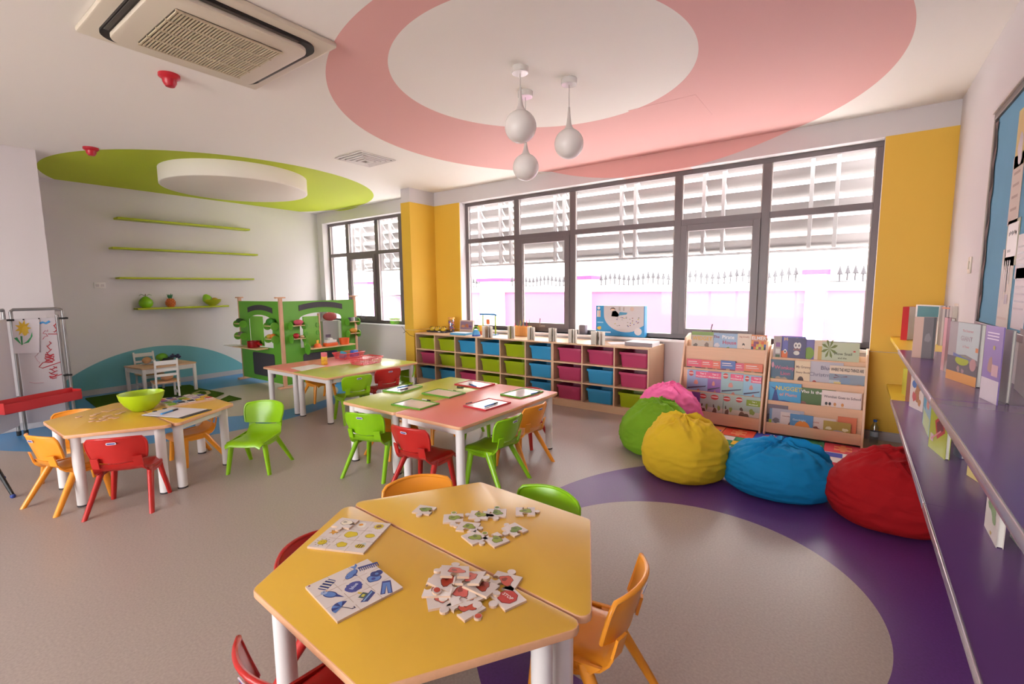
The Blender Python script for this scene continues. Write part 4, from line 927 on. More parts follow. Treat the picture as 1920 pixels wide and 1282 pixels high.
# right rack, top tier
rbook(3, ZR, 1451, 1466, 630, '#a08c88', 'grey catalogue with small square pictures, far left of the right rack top tier', [(R_(.3, .85, .66+.0, .8), '#8a5a8c'), (R_(.3, .85, .46, .6), '#c9c2bc'), (R_(.3, .85, .28, .42), '#4a5a3c'), (R_(.3, .85, .1, .24), '#8a4a4c')], group=GR)
rbook(3, ZR, 1463, 1511, 630.5, '#5a4fa0', 'violet picture book with an orange fish on the right rack top tier', [(B_(.17, .34, .22, 3, .15), '#ea6f2c'), (E_(.22, .52, .06, .07), '#e9e2dc'), (E_(.22, .52, .03, .035), '#26222a')], [('How Big?', .55, .9, .14, '#e3b25c')], slot=2, group=GR)
rbook(3, ZR, 1478, 1512, 634, '#3d2a5c', 'dark purple picture book with pale owl eyes on the right rack top tier', [(E_(.44, .76, .12, .1), '#d9d2cc'), (E_(.62, .76, .12, .1), '#d9d2cc'), (E_(.44, .76, .04, .04), '#4a3a4a'), (E_(.62, .76, .04, .04), '#4a3a4a'), (E_(.5, .52, .17, .07), '#d8cfc6'), (R_(.32, .7, .6, .66), '#8a5a5c')], [('N', .82, .12, .26, '#2fa0a4'), ('My', .4, .1, .1, '#8a4a8a')], group=GR)
rbook(3, ZR, 1508, 1528, 636.5, '#6a5ca0', 'lilac picture book with a green hill, half hidden on the right rack top tier', [(E_(.5, .55, .5, .2), '#7a9a2c'), (R_(0, 1, 0, .35), '#5c4a94'), (R_(.6, .8, .0, .3), '#4a2c4c')], slot=1, group=GR)
rbook(3, ZR, 1527, 1553, 638, '#d9bfa0', 'cream picture book with a tan panel on the right rack top tier', [(R_(.3, .75, .35, .8), '#c9a35c'), (E_(.4, .1, .2, .12), '#d8604f')], slot=1, group=GR)
pm_ = []
for i in range(8):
    t_ = math.radians(20+i*45); pm_.append(([(.2, .78), (.2+.16*math.cos(t_-.2), .78+.26*math.sin(t_-.2)), (.2+.24*math.cos(t_), .78+.34*math.sin(t_)), (.2+.16*math.cos(t_+.2), .78+.26*math.sin(t_+.2))], '#6f7a34'))
rbook(3, ZR, 1542, 1613, 642.5, '#b9bf9e', 'wide sage green book with a palm tree on the right rack top tier', pm_+[([(0, .0), (0, .28), (.25, .26), (.5, .12), (.7, .02)], '#5f7f9c'), ([(0, 0), (0, .14), (.4, .1), (.7, 0)], '#6a6648'), ([(.76, .26), (.8, .1), (.86, .04), (.86, -.0), (.89, 0), (.89, .04), (.94, .1), (.98, .28), (.92, .14), (.87, .12), (.82, .14)], '#2c2a30'), (B_(.87, .72, .03, 3), '#c4443c')], [('How Snail', .58, .62, .12, '#55523e'), ('and the', .56, .48, .08, '#55523e'), ('Whale', .58, .32, .15, '#55523e')], group=GR)
# second tier
rbook(2, ZR, 1445, 1489.5, 675, '#33506a', 'dark teal picture book with pink lettering on the right rack second tier', [(B_(.5, .2, .28, 4), '#a8927c'), (B_(.15, .28, .12, 7), '#5e7a34'), (E_(.1, .82, .05, .1), '#c98a9c'), (R_(0, 1, 0, .08), '#2a3c3c')], [('Wonkey', .6, .74, .17, '#c4607c'), ('Lion', .65, .55, .17, '#c4607c')], group=GR)
rbook(2, ZR, 1490.5, 1520, 677, '#ddc29c', 'cream picture book with a brown disc and yellow base on the right rack second tier', [(E_(.42, .36, .19, .13), '#4a2c26'), (R_(0, 1, 0, .2), '#c9b02c')], [('My Granny', .55, .8, .11, '#8a6a5c'), ('Story Book', .55, .62, .09, '#8a6a5c')], slot=1, group=GR)
rbook(2, ZR, 1519, 1582, 679, '#b9b0b8', 'pale grey picture book with a red disc on the right rack second tier', [(E_(.16, .27, .08, .12), '#b23a3c'), (B_(.5, .12, .14, 5), '#7088a8'), (B_(.45, .2, .1, 9), '#8a9cb4')], [('Blue', .5, .8, .17, '#70687a'), ('Christmas', .38, .58, .17, '#8a8290')], slot=2, group=GR)
rbook(2, ZR, 1556, 1623.5, 687, '#8a93a0', 'wide picture book with a cream title band on the right rack second tier', [(R_(0, 1, .72, 1), '#e3cbb4'), (R_(.0, .3, 0, .5), '#b8bcc0'), (R_(.14, .34, 0, .45), '#d8c07c'), (R_(.34, .6, 0, .6), '#7f93ac'), (B_(.8, .24, .16, 6), '#a88a78')]+[([(.32, .62), (.32+.2*math.cos(t_), .62+.12*math.sin(t_)), (.32+.2*math.cos(t_+.3), .62+.12*math.sin(t_+.3))], '#7a5058') for t_ in (0.1, 2.4, 3.3, 5.4)], [('WHERE THE WILD THINGS ARE', .5, .86, .15, '#3a3034')], group=GR)
# third tier
rbook(1, ZR, 1441, 1503, 718, '#3f96c8', 'bright blue picture book with a big whale on the right rack third tier', [(E_(.5, .2, .42, .2), '#2a4a94'), ([(.1, .2), (.2, .75), (.04, .85), (.2, .8), (.28, .9), (.26, .7), (.36, .3)], '#2a3f84'), ([(.0, 0), (.0, .22), (.2, .02)], '#a8c8d8'), (E_(.58, .27, .05, .05), '#e9e4e0'), (B_(.5, .1, .06, 3), '#2a2226')], [('NUGGET', .62, .8, .19, '#d8c04a'), ('of Plums', .62, .6, .15, '#d89a8c')], group=GR)
rbook(1, ZR, 1498, 1568, 729.5, '#4f6a2c', 'jungle green picture book with white title on the right rack third tier', [(B_(.08, .4, .12, 4), '#8a5a4c'), (B_(.55, .3, .1, 6), '#c98a4a'), (E_(.55, .28, .05, .08), '#e3d4c4'), (B_(.3, .25, .08, 9), '#9aa83a')], [('Who Is the', .32, .86, .16, '#efece4')], slot=1, group=GR)
ppl = []
for i, (x_, hc, bc) in enumerate(((.13, '#2a2226', '#5a6a94'), (.22, '#2c2426', '#d0a838'), (.35, '#c9844a', '#a8a098'), (.54, '#cf8a4c', '#5f6a6c'))): ppl += [([(x_-.05, 0), (x_+.05, 0), (x_+.03, .34), (x_-.03, .34)], bc), (E_(x_, .46, .035, .09), SK), (E_(x_, .52, .035, .06), hc)]
rbook(1, ZR, 1541, 1617, 735, '#e3cfca', 'wide pale picture book with four small children on the right rack third tier', ppl+[(E_(.75, .0, .14, .14), '#4a4044')], [('Wombat Goes to School', .52, .78, .13, '#7a6a6c')], group=GR)
# lowest tier: small board books
for i, (a, c, t0, col, art, tx, lab, sl) in enumerate(((1436, 1478, 759, '#7a6a74', [(B_(.2, .5, .15, 3), '#4a4250')], [], 'dark grey picture book at the far left of the right rack lowest tier', 3),
    (1443, 1474, 767, '#6f93b8', [(B_(.1, .4, .12, 4), '#a8b83a')], [], 'blue picture book behind others on the right rack lowest tier', 2.2), (1447.5, 1508, 768.5, '#b4b0bc', [(B_(.15, .45, .12, 5), '#7a7078'), (B_(.22, .3, .08, 6), '#d8d2c4')], [], 'silver grey board book on the right rack lowest tier', 1.4),
    (1463.5, 1500, 774, '#e0d0cc', [([(.3, .2), (.5, .55), (.9, .8), (.95, .1)], '#8a4a34'), (R_(0, .5, 0, .3), '#7a8a2c')], [('Caterpillar', .3, .8, .08, '#a05a50')], 'white board book with a brown hill on the right rack lowest tier', .7),
    (1481.5, 1525, 778, '#5a8fc0', [(E_(.55, .3, .35, .4), '#e88a34')], [('Goodnight', .4, .72, .13, '#c4d4e0')], 'blue board book with an orange sun on the right rack lowest tier', 0),
    (1516.5, 1568, 784, '#dfc8c0', [(B_(.3, .4, .12, 9), '#7a3a2c')], [('Rosie', .25, .74, .14, '#c47a70')], 'pale pink board book on the right rack lowest tier', .9),
    (1544, 1596, 791.5, '#b49a4a', [(E_(.55, .2, .35, .34), '#a8a0a8'), (B_(.2, .6, .1, 3), '#e3d8b4'), (B_(.8, .6, .1, 4), '#e3d8b4')], [], 'gold patterned board book in front on the right rack lowest tier', 0),
    (1571, 1607, 783, '#d8744f', [(R_(.3, .9, .2, .24), '#a04a34')], [('HOLE', .45, .62, .16, '#4a3230')], 'orange board book at the right end of the right rack lowest tier', 1.6))):
    rbook(0, ZR, a, c, t0, col, lab, art, tx, slot=sl, group=GR, t=.010)

# ------------------------------------------------------------------ things on the cabinet
def cab(px, z=CZ): return onz(px[0], px[1], z)
for i, (pxc, w_, wl, hh, cols, lab) in enumerate((((893.5+6, 634), .20, .5, .165, ('#dcd3bb', '#c9b098'), 'pale board book standing open, leftmost of the row on the cabinet'),
        ((957, 634), .13, .3, .175, ('#a89a90', '#b4b07c'), 'board book with dark page edges, second of the row on the cabinet'), ((994, 636.5), .13, .25, .175, ('#d0a878', '#cfc2b4'), 'cream board book, third of the row on the cabinet'),
        ((1034, 639.5), .13, .3, .175, ('#5a7a34', '#c8c0b0'), 'board book with green and blue pages, fourth of the row on the cabinet'), ((1068+3, 642.5), .13, .3, .175, ('#b05a40', '#d8cfc6'), 'board book with a dark animal cover, fifth of the row on the cabinet'),
        ((1114, 646.5), .20, .5, .165, ('#b4b48a', '#dcd4ca'), 'board book standing open at the right end of the row on the cabinet'))):
    p = cab(pxc); r = empty('board_book', (p.x, max(p.y, 5.36)+.035, CZ+.0005), math.radians(8)); tag(r, lab, 'board book', 'board books standing on the cabinet')
    nlv = 5
    for k in range(nlv):
        a = math.radians((-62, -38, 5, 30, 55)[k]); L = w_*(.42, .5, .6, .66, .72)[k]
        d = Vector((math.sin(a), -math.cos(a), 0)); q = Vector((-d.y, d.x, 0))*.003
        c0 = Vector((0, .0, 0)); v = [c0-q, c0+d*L-q, c0+d*L+q, c0+q]
        MB().add([*(v), *[x_+Vector((0, 0, hh)) for x_ in v]], [(0, 3, 2, 1), (4, 5, 6, 7), (0, 1, 5, 4), (1, 2, 6, 5), (2, 3, 7, 6), (3, 0, 4, 7)]).build('cover' if k in (0, nlv-1) else 'page', [mat(cols[0] if k == 0 else ('#f1ebe2' if k != 2 else cols[1]), .55, 'cover')], r, smooth=False)
        if k < nlv-1:
            nn = Vector((d.y, -d.x, 0)); pr = MB(); m0 = c0+d*L*.5-q*1.15
            bl = blob(0, 0, L*.15, i*5+k, .4); pr.add([m0+d*pt[0]+Vector((0, 0, hh*.45+pt[1]*1.6)) for pt in bl], [list(range(len(bl)))]); pr.build('page_picture', printed(['#7a5a48', '#8fa05a', '#5f6f8a', '#b08a5c'][(i+k) % 4]), r, smooth=False)
p = cab((822, 620)); tr = empty('robot_tray', (-5.55, 5.62, CZ+.0005), math.radians(2)); tag(tr, 'black tray holding yellow bee robots on the cabinet', 'tray')
b = MB(); b.prism(rrect(-.20, .20, -.11, .11, .03), 0, .008)
for (x0, x1, y0, y1) in ((-.20, .20, -.11, -.10), (-.20, .20, .10, .11), (-.20, -.19, -.1, .1), (.19, .20, -.1, .1)): b.box(x0, x1, y0, y1, .008, .03)
b.build('tray_body', plastic('#35303a', .4), tr, bevel=.002); MB().box(.06, .11, -.1125, -.1102, .012, .024).build('label_plate', WHITE, tr)
for i, (x_, y_) in enumerate(((-.125, -.045), (0, -.05), (.125, -.045), (-.065, .05), (.06, .05))):
    e = empty('bee_robot', (-5.55+x_, 5.62+y_, CZ+.0095), .3*i); tag(e, 'yellow domed bee robot in the black tray, %s' % ['front left', 'front middle', 'front right', 'back left', 'back right'][i], 'toy robot', 'bee robots')
    MB().sphere((0, 0, .0425), .046, 18, 12, sq=(1, .92, .9)).build('shell', plastic('#dcb62a', .3), e)
    for k in (-.022, .005): MB().tube([(k, .0435*math.cos(t)*.99, .0425+.0415*math.sin(t)) for t in [math.radians(10+i_*20) for i_ in range(9)]], .004, 5).build('stripe', plastic('#3a3020', .4), e)
    for s_ in (-1, 1): MB().sphere((.040, s_*.016, .055), .007, 8, 6).build('eye', WHITE, e)
p = (-5.02, 5.74); e = empty('shape_jar', (-5.36, 5.70, CZ+.0005)); tag(e, 'clear jar of coloured plastic shapes on the cabinet', 'jar')
MB().lathe([(0, 0), (.055, 0), (.058, .01), (.055, .20), (.05, .215), (0, .215)], 20).build('jar_body', glassmat('#f6efe8', .12, 'jar_plastic'), e)
MB().lathe([(0, .217), (.056, .217), (.056, .245), (0, .247)], 20).build('lid', plastic('#e2a24a', .4), e)
rnd = random.Random(4); cc = ['#d8566a', '#3f62b0', '#5f9a3c', '#c43a80', '#e0a03a', '#7a4aa0']; b = MB()
for i in range(54):
    t = rnd.random()*6.3; rr = .045*math.sqrt(rnd.random()); z = .02+.17*i/54
    k0 = len(b.v); b.box(-.013, .013, -.006, .006, -.012, .012, i % 6); b.xf(Matrix.Translation((rr*math.cos(t), rr*math.sin(t), z)) @ Matrix.Rotation(rnd.random()*3, 4, 'X') @ Matrix.Rotation(rnd.random()*3, 4, 'Z'), k0)
o = b.build('plastic_shapes', [plastic(c_, .4) for c_ in cc], e, smooth=False); o['kind'] = 'stuff'
o = book((-5.10, 5.78, CZ+.0005), math.radians(-3), .30, .20, .03, '#cbb4a4', 'picture box with a row of purple and brown figures on the cabinet', [(R_(.05, .95, .25, .9), '#8a7488'), (B_(.25, .5, .12, 3), '#c98a5c'), (B_(.55, .55, .14, 5), '#b06a4c'), (B_(.8, .5, .1, 7), '#6a4a80'), (R_(.08, .9, .1, .18), '#b59a8c')], lean=math.radians(-6), nm='picture_box')
o['category'] = 'box'
b = MB(); b.box(-.15, .15, -.10, .10, 0, .032); b.topmat(1); o = b.build('flat_box', [printed('#5aa0cc'), printed('#c9dbe4')], None, smooth=False); o.location = (-4.93, 5.47, CZ+.0005); o.rotation_euler = (0, 0, .06); tag(o, 'thin pale blue boxed game lying flat on the cabinet', 'box')
e = empty('hanging_toy', (-4.53, 5.66, CZ+.0005), .15); tag(e, 'blue and green toy frame with hanging orange card on the cabinet', 'toy')
for x_ in (-.11, .11): MB().tube([(x_, 0, 0), (x_, 0, .30)], .011, 8).build('post', plastic('#9ab52c', .35), e)
MB().tube([(-.16, 0, .315), (.10, 0, .315), (.13, 0, .30)], .014, 8).build('crossbar', plastic('#3f82c0', .35), e)
MB().box(-.045, .01, -.01, .0, .16, .24).build('hanging_card', plastic('#e2743a', .4), e); MB().box(-.14, .14, -.05, .05, 0, .012).build('base', plastic('#3f82c0', .4), e)
e = empty('toy_kettle', (-4.60, 5.43, CZ+.0005), .2); tag(e, 'small blue toy with green handle at the cabinet front edge', 'toy')
MB().lathe([(0, 0), (.055, 0), (.06, .02), (.05, .07), (.03, .095), (0, .1)], 18).build('body', plastic('#4f9ad0', .3), e)
MB().tube([(-.045, 0, .07), (-.04, 0, .12), (0, 0, .145), (.04, 0, .12), (.045, 0, .07)], .009, 6).build('handle', plastic('#7fb83a', .35), e); MB().lathe([(0, 0), (.064, 0), (.064, .02), (0, .02)], 18).build('base_ring', plastic('#2f50a8', .35), e)
e = empty('toy_cup', (-4.66, 5.60, CZ+.0005)); tag(e, 'yellow and orange stacking toy beside the blue toy on the cabinet', 'toy'); MB().lathe([(0, 0), (.04, 0), (.045, .06), (0, .06)], 16).build('lower_cup', plastic('#e07a3a', .4), e); MB().lathe([(0, .06), (.05, .06), (.05, .12), (.03, .15), (0, .15)], 16).build('upper_cup', plastic('#e8b23c', .4), e)
e = empty('pencil_basket', (-3.98, 5.76, CZ+.0005)); tag(e, 'orange basket of pencils on the cabinet under the window', 'basket')
b = MB()
for (x0, x1, y0, y1) in ((-.13, .13, -.06, -.055), (-.13, .13, .055, .06), (-.13, -.125, -.055, .055), (.125, .13, -.055, .055)): b.box(x0, x1, y0, y1, 0, .15)
b.box(-.13, .13, -.06, .06, 0, .005); b.build('basket_body', plastic('#e2a052', .4), e, smooth=False)
hb = MB()
for i in range(8):
    for j in range(5): hb.box(-.11+i*.03, -.10+i*.03, -.0606, -.0601, .03+j*.022, .04+j*.022)
hb.build('perforations', mat('#a86a34', .6, 'hole_shade'), e, smooth=False)
for i in range(12):
    x_ = -.1+i*.018; q = MB().cyl((x_, .01*((i % 3)-1), .02), (x_+.02*((i*7) % 3-1), .02*((i % 3)-1), .19+.02*(i % 4)), .004, n=6).build('pencil', plastic(['#c43a50', '#4a8a3c', '#e0b83a', '#7a3a6a', '#3f62b0'][i % 5], .4), None)
    q.location = e.location; tag(q, 'coloured pencil standing in the orange basket', 'pencil', 'pencils in the orange basket')
p = ony(1092, 620, 5.95); e = empty('small_tin', (p.x, 5.95, ZS+.001)); tag(e, 'grey and white small box on the window sill', 'box'); MB().box(-.03, .06, -.04, .04, 0, .13).build('body', mat('#6f666c', .5, 'grey_card'), e, bevel=.003); MB().box(-.045, -.03, -.035, .035, 0, .125).build('front_label', WHITE, e)
# big boxed toy leaning on the window
x0, x1 = -2.85, -2.165; r = empty('boxed_toy', ((x0+x1)/2, 5.95, ZS+.001)); tag(r, 'large blue and white boxed construction toy on the window sill', 'toy box')
MB().box(-(x1-x0)/2, (x1-x0)/2, -.045, .045, 0, .405).build('carton', printed('#2a8ec6'), r, bevel=.002, smooth=False)
W_, H_ = x1-x0, .405
art = [([(.17, 1), (.17, .8)]+[(.62+.45*math.cos(math.radians(180+i*10)), .72+.58*math.sin(math.radians(180+i*10))) for i in range(1, 12)]+[(.985, .38), (.985, 1)], '#c9c1c2'), (E_(.875, .18, .075, .12), '#d3cbcb'), (E_(.06, .92, .03, .05), '#e6e0da'), (R_(.025, .06, .62, .84), '#d8cfc4'), (R_(.065, .1, .62, .84), '#d8b8a0'), (B_(.36, .9, .045, 3), '#6a5048'), (B_(.36, .87, .035, 4), SK), ([(.33, .65), (.35, .82), (.42, .84), (.5, .7), (.47, .64)], '#26222c'), ([(.48, .68), (.5, .8), (.66, .78), (.64, .72)], '#4a93b8'), (E_(.75, .9, .04, .07), '#d0b4a4'), (R_(.48, .52, .84, .97), '#b0a49c'), (R_(.57, .6, .84, .96), '#a89c94'), (B_(.075, .25, .05, 6), '#e0b83a'), (R_(.03, .32, .1, .14), '#cfe0ea'), (R_(.03, .16, .42, .46), '#8fc0dc')]
rnd = random.Random(2)
for i in range(26): art.append((B_(.36+.55*rnd.random(), .28+.36*rnd.random(), .014, i), rnd.choice(['#6a6a5a', '#b0a43c', '#8a4a3c', '#5a4a90', '#a09488'])))
cover_art(r, W_, H_, .092, art, [])
o = MB().box(-.10, .10, -.14, .14, 0, .012).build('paper_stack', mat('#e8e4e6', .7, 'paper'), None, smooth=False); o.location = (-2.36, 5.58, CZ+.0005); o.rotation_euler = (0, 0, -.9); tag(o, 'thin stack of white papers on the cabinet top', 'papers')
b = MB(); b.box(-.17, .17, -.13, .13, 0, .046); b.m = [0, 1, 2, 1, 0, 1]; o = b.build('paper_ream', [WHITE, mat('#efebec', .6, 'paper'), mat('#8f868c', .6, 'grey_wrap')], None, smooth=False); o.location = (-2.06, 5.55, CZ+.0005); tag(o, 'thick ream of paper with grey front on the cabinet right end', 'papers')
# ------------------------------------------------------------------ bean bags
PROF = [(0, 0), (.45, .0), (.74, .012), (.9, .09), (.985, .24), (1.0, .38), (.97, .52), (.88, .68), (.72, .82), (.5, .925), (.28, .975), (.10, .985), (0, .97)]
def profile(t):
    x = t*(len(PROF)-1); i = min(int(x), len(PROF)-2); f = x-i
    P = [PROF[max(i-1, 0)], PROF[i], PROF[i+1], PROF[min(i+2, len(PROF)-1)]]
    return [.5*((2*P[1][k])+(-P[0][k]+P[2][k])*f+(2*P[0][k]-5*P[1][k]+4*P[2][k]-P[3][k])*f*f+(-P[0][k]+3*P[1][k]-3*P[2][k]+P[3][k])*f**3) for k in (0, 1)]
def beanbag(c, rx, ry, h, col, label, seed, shift=(0, 0), rz=0., knot=(.0, .0), folds=9, crump=1.0):
    rnd = random.Random(seed); N, Mx = 128, 84; vs = []; fs = []
    off = Vector((rnd.random()*20, rnd.random()*20, rnd.random()*20)); fa = [(rnd.random()*6.283, .5+.5*rnd.random(), .05+.07*rnd.random()) for _ in range(folds)]
    for i in range(Mx+1):
        t = i/Mx; r, z = profile(t); r = max(r, 0)
        for j in range(N):
            a = 2*math.pi*j/N; up = max(0, (z-.45)/.55)
            p = Vector((r*math.cos(a), r*math.sin(a), z))
            n1 = noise.noise(p*1.6+off); d = .055*n1
            wr = noise.noise(Vector((p.x*2.0, p.y*2.0, p.z*10))+off*1.3); d += .034*((1-abs(wr))**3-.3)*(.5+.5*(1-up)); w2 = noise.noise(Vector((p.x*3.5, p.y*3.5, p.z*6))+off*2.7); d += .024*((1-abs(w2))**4-.25)
            top = min(1, max(0, (t-.56)/.24))*min(1, (1-t)/.06+.25)
            for (f0, st, wd) in fa:
                da = (a-f0-.35*math.sin(3*z+f0)+math.pi) % (2*math.pi)-math.pi
                d -= crump*.12*st*top*math.exp(-(da/(wd*1.3))**2); d += crump*.07*st*top*math.exp(-((da-wd*2.2)/(wd*1.4))**2)
            rg = noise.noise(p*3.6+off*2); r2 = noise.noise(p*7.5+off*3); d += crump*top*(.07*((1-abs(rg))**4-.3)+.035*((1-abs(r2))**4-.3))
            q = Vector((p.x*(1+d), p.y*(1+d), p.z+(d*.6*up if z > .1 else 0)))
            zz = max(0, q.z)*h
            vs.append((q.x*rx+shift[0]*q.z**2, q.y*ry+shift[1]*q.z**2, zz))
    for i in range(Mx):
        for j in range(N): fs.append((i*N+j, i*N+(j+1) % N, (i+1)*N+(j+1) % N, (i+1)*N+j))
    fs.append([Mx*N+j for j in range(N)])
    fs.append(list(range(N))[::-1])
    e = empty('bean_bag', (c[0], c[1], 0), rz); tag(e, label, 'bean bag', 'bean bags in the reading corner')
    MB().add(vs, fs).build('cushion', fabric(col), e, ang=80)
    return e
beanbag((-1.52, 4.92), .33, .33, .53, '#ee6fa6', 'bright pink bean bag behind the green one', 3, crump=1.1)
e = beanbag((-1.46, 4.33), .33, .30, .47, '#6f9c22', 'moss green bean bag between the pink and yellow ones', 7, shift=(.03, .02), rz=.5, crump=1.3)
e = beanbag((-1.065, 3.90), .335, .33, .485, '#d9b52c', 'yellow bean bag in front of the green one', 11, shift=(-.02, .03))
e = beanbag((-.40, 3.97), .38, .33, .375, '#1580b8', 'blue low bean bag on the purple ring', 5, shift=(.02, .02), folds=14, crump=1.3)
rb = beanbag((.27, 3.87), .37, .34, .47, '#a01118', 'deep red bean bag beside the purple shelves', 19, shift=(.07, .03), folds=11)
MB().tube([(.04, -.10, .41), (.02, -.17, .43), (.06, -.20, .38), (.12, -.20, .34), (.15, -.15, .37), (.12, -.09, .42)], [.018, .024, .024, .024, .024, .018], 8).build('carry_loop', fabric('#960f16'), rb)

# ------------------------------------------------------------------ foam alphabet mat
FM = empty('foam_play_mat', (0, 4.6, 0)); tag(FM, 'coloured foam tile mat in front of the book racks', 'play mat')
fcols = ['#e0553a', '#f0c32a', '#3a8a5c', '#3f56c0', '#e68a5a', '#5fb4e0', '#d84a5a', '#e9e2dc']
tm = {}
ts = .30; rnd = random.Random(12)
for i in range(6):
    for j in range(4):
        x = -1.35+i*ts; y = 4.26+j*ts-4.6
        cset = rnd.sample(fcols, 3)
        t = MB().prism(rrect(x+.003, x+ts-.003, y+.003, y+ts-.003, .006, 2), .0, .010).build('foam_tile', mat(cset[0], .8, 'foam'), FM, smooth=False)
        cx, cy = x+ts/2, y+ts/2; sq = ts*.23
        k = (i+j) % 3
        it = [(R_(cx-sq*1.9, cx, cy, cy+sq*1.9), cset[1]), (R_(cx, cx+sq*1.9, cy-sq*1.9, cy), cset[2])] if k == 0 else [(piece_poly(sq*2, sq*2, (1, -1, 1, -1)), cset[1])] if k == 1 else [(E_(cx, cy, sq*1.2), cset[1]), (R_(cx-.02, cx+.02, cy+sq*1.3, cy+sq*1.6), cset[2])]
        if k == 1: it = [([(p[0]+cx, p[1]+cy) for p in it[0][0]], cset[1])]
        b, ms = shapes_mesh(it, .010); b.build('tile_print', ms, t, smooth=False)
p = onz(1627, 826, 0); bt = empty('water_bottle', (.24, 5.72, 0)); tag(bt, 'small clear water bottle with blue cap behind the right rack', 'bottle')
MB().lathe([(0, 0), (.032, 0), (.034, .01), (.034, .16), (.014, .2), (.014, .215)], 16).build('bottle_body', glassmat('#e8f0f4', .15, 'bottle_plastic'), bt)
MB().lathe([(0, .215), (.016, .215), (.016, .235), (0, .235)], 12).build('cap', plastic('#2f5ab0', .4), bt); MB().lathe([(.0345, .07), (.0345, .12)], 16).build('label_band', printed('#9fb0c0'), bt)

# ------------------------------------------------------------------ purple wall shelves on the right
SX = .31; UZ, LZ = 1.045, .578; PURP = mat('#6f4a86', .22, 'purple_gloss'); YELS = mat('#e5c23a', .3, 'yellow_gloss'); TRIM = mat('#c9bcc6', .25, 'edge_trim', metal=.55)
for z, ysplit, jy, lab in ((UZ, 4.7, 2.75, 'upper purple wall shelf with yellow far end'), (LZ, 5.05, 2.7, 'lower purple wall shelf with yellow far end')):
    r = empty('wall_shelf', (XR, 3, z)); tag(r, lab, 'shelf', 'purple wall shelves')
    ox = XR; th = .03
    for (y0, y1, m) in ((ysplit+.002, 5.855, YELS), (jy+.002, ysplit, PURP), (.3, jy, PURP)):
        MB().box(SX-ox, -.001, y0-3, y1-3, -th, 0).build('shelf_board', m, r, bevel=.002, smooth=False)
        if m is PURP: MB().box(SX-.008-ox, SX-ox-.0005, y0-3+.003, y1-3-.003, -th-.002, .004).build('edge_trim', TRIM, r, bevel=.003)
    for y in (5.3, 4.0, 2.7, 1.4): MB().prism([(-.20, -th), (0, -th), (0, -th-.16)], y-3, y-3+.018, 'Y').build('bracket', mat('#8a8088', .4, 'bracket_grey', metal=.5), r).location = (0, 2*(y-3)+.018, 0)
def zabove(p, py):
    lo, hi = p.z, p.z+1
    for _ in range(40):
        m = (lo+hi)/2; d = Vector((p.x, p.y, m))-Vector((0, 0, H)); yy = 641-F*d.dot(UP)/d.dot(FWD)
        if yy > py: lo = m
        else: hi = m
    return lo
GS = 'books on the purple wall shelves'
def sbook(z, bl, br, ty, t, col, label, art=(), texts=(), lean=0., wmin=0.):
    """bl, br: pixels of the two bottom front corners; ty: pixel row of the top above the left corner"""
    a = onz(*bl, z); c = onz(*br, z); h_ = zabove(a, ty)-z; d = c-a; wd = max(d.length, wmin); rz = math.atan2(d.y, d.x)
    n = Vector((-d.y, d.x, 0)).normalized()*(t/2); m = a+d.normalized()*wd/2+n
    return book((m.x, m.y, z+.0005), rz, wd, h_, t, col, label, art, texts, lean, GS)
sbook(UZ, (1688, 637), (1700, 638), 575, .16, '#c62a30', 'red spined book at the far end of the upper shelf')
sbook(UZ, (1712, 640), (1756, 646), 571, .03, '#d9cfc8', 'white folder with a teal front at the far end of the upper shelf', [(R_(.08, .97, .6, .97), '#1f6a70')])
sbook(UZ, (1758, 647), (1779, 650), 573, .05, '#b8aaa4', 'grey row of thin readers behind the tan book on the upper shelf', [(R_(0, .2, 0, 1), '#8a7c78'), (R_(.4, .55, 0, 1), '#6f646a'), (R_(.7, .8, 0, 1), '#7f747a'), (R_(.1, .8, .93, .96), '#d8743a')])
sbook(UZ, (1709, 670), (1751, 673), 594, .03, '#c79a86', 'tan board book with a dark photographic front on the upper shelf', [(R_(.42, .9, 0, 1), '#6a5c5e'), (R_(.86, .98, 0, 1), '#3a3034'), (B_(.65, .5, .12, 3), '#83777a')])
sbook(UZ, (1782, 648), (1812, 656), 569, .05, '#cdbdb2', 'beige small boxed set near the wall on the upper shelf', [(R_(.25, .85, .55, .62), '#8a7f7c'), (R_(.25, .85, .42, .5), '#8a7f7c')], [('30/50', .55, .82, .1, '#4a4244')])
sbook(UZ, (1763, 693), (1774, 698), 595, .02, '#7a4a40', 'brown book edge on behind the village picture book', [(R_(0, .5, 0, 1), '#c98a88')])
gart = [(R_(.0, .3, .35, 1), '#a69a9c'), ([(.28, .45), (.28, 1), (.98, 1), (.98, .42), (.6, .48)], '#bcc4c6'), ([(0, .16), (0, .42), (.3, .42), (.6, .36), (1, .34), (1, .15)], '#6a626a'), (E_(.5, .37, .22, .08), '#a8b22c'), ([(.2, .48), (.5, .44), (.9, .4), (.5, .41), (.2, .42)], '#6a74a8'), (R_(0, 1, 0, .16), '#dd9a52'), (E_(.86, .34, .1, .1), '#b88a8c'), (R_(.8, .88, .1, .24), '#4a5a9c'), (B_(.18, .22, .04, 3), '#c98a80'), (B_(.4, .22, .05, 5), '#c4a09c'), (B_(.55, .2, .04, 7), '#a88a90'), (R_(.9, .98, .55, .62), '#e08a5a')]
sbook(UZ, (1773, 708), (1829, 727), 602, .02, '#8d8487', 'hardback picture book with a village scene facing the room on the upper shelf', gart, [('The Smartest', .62, .87, .055, '#c48a90'), ('GIANT', .6, .74, .11, '#a898a2'), ('in Town', .6, .61, .055, '#c48a90')])
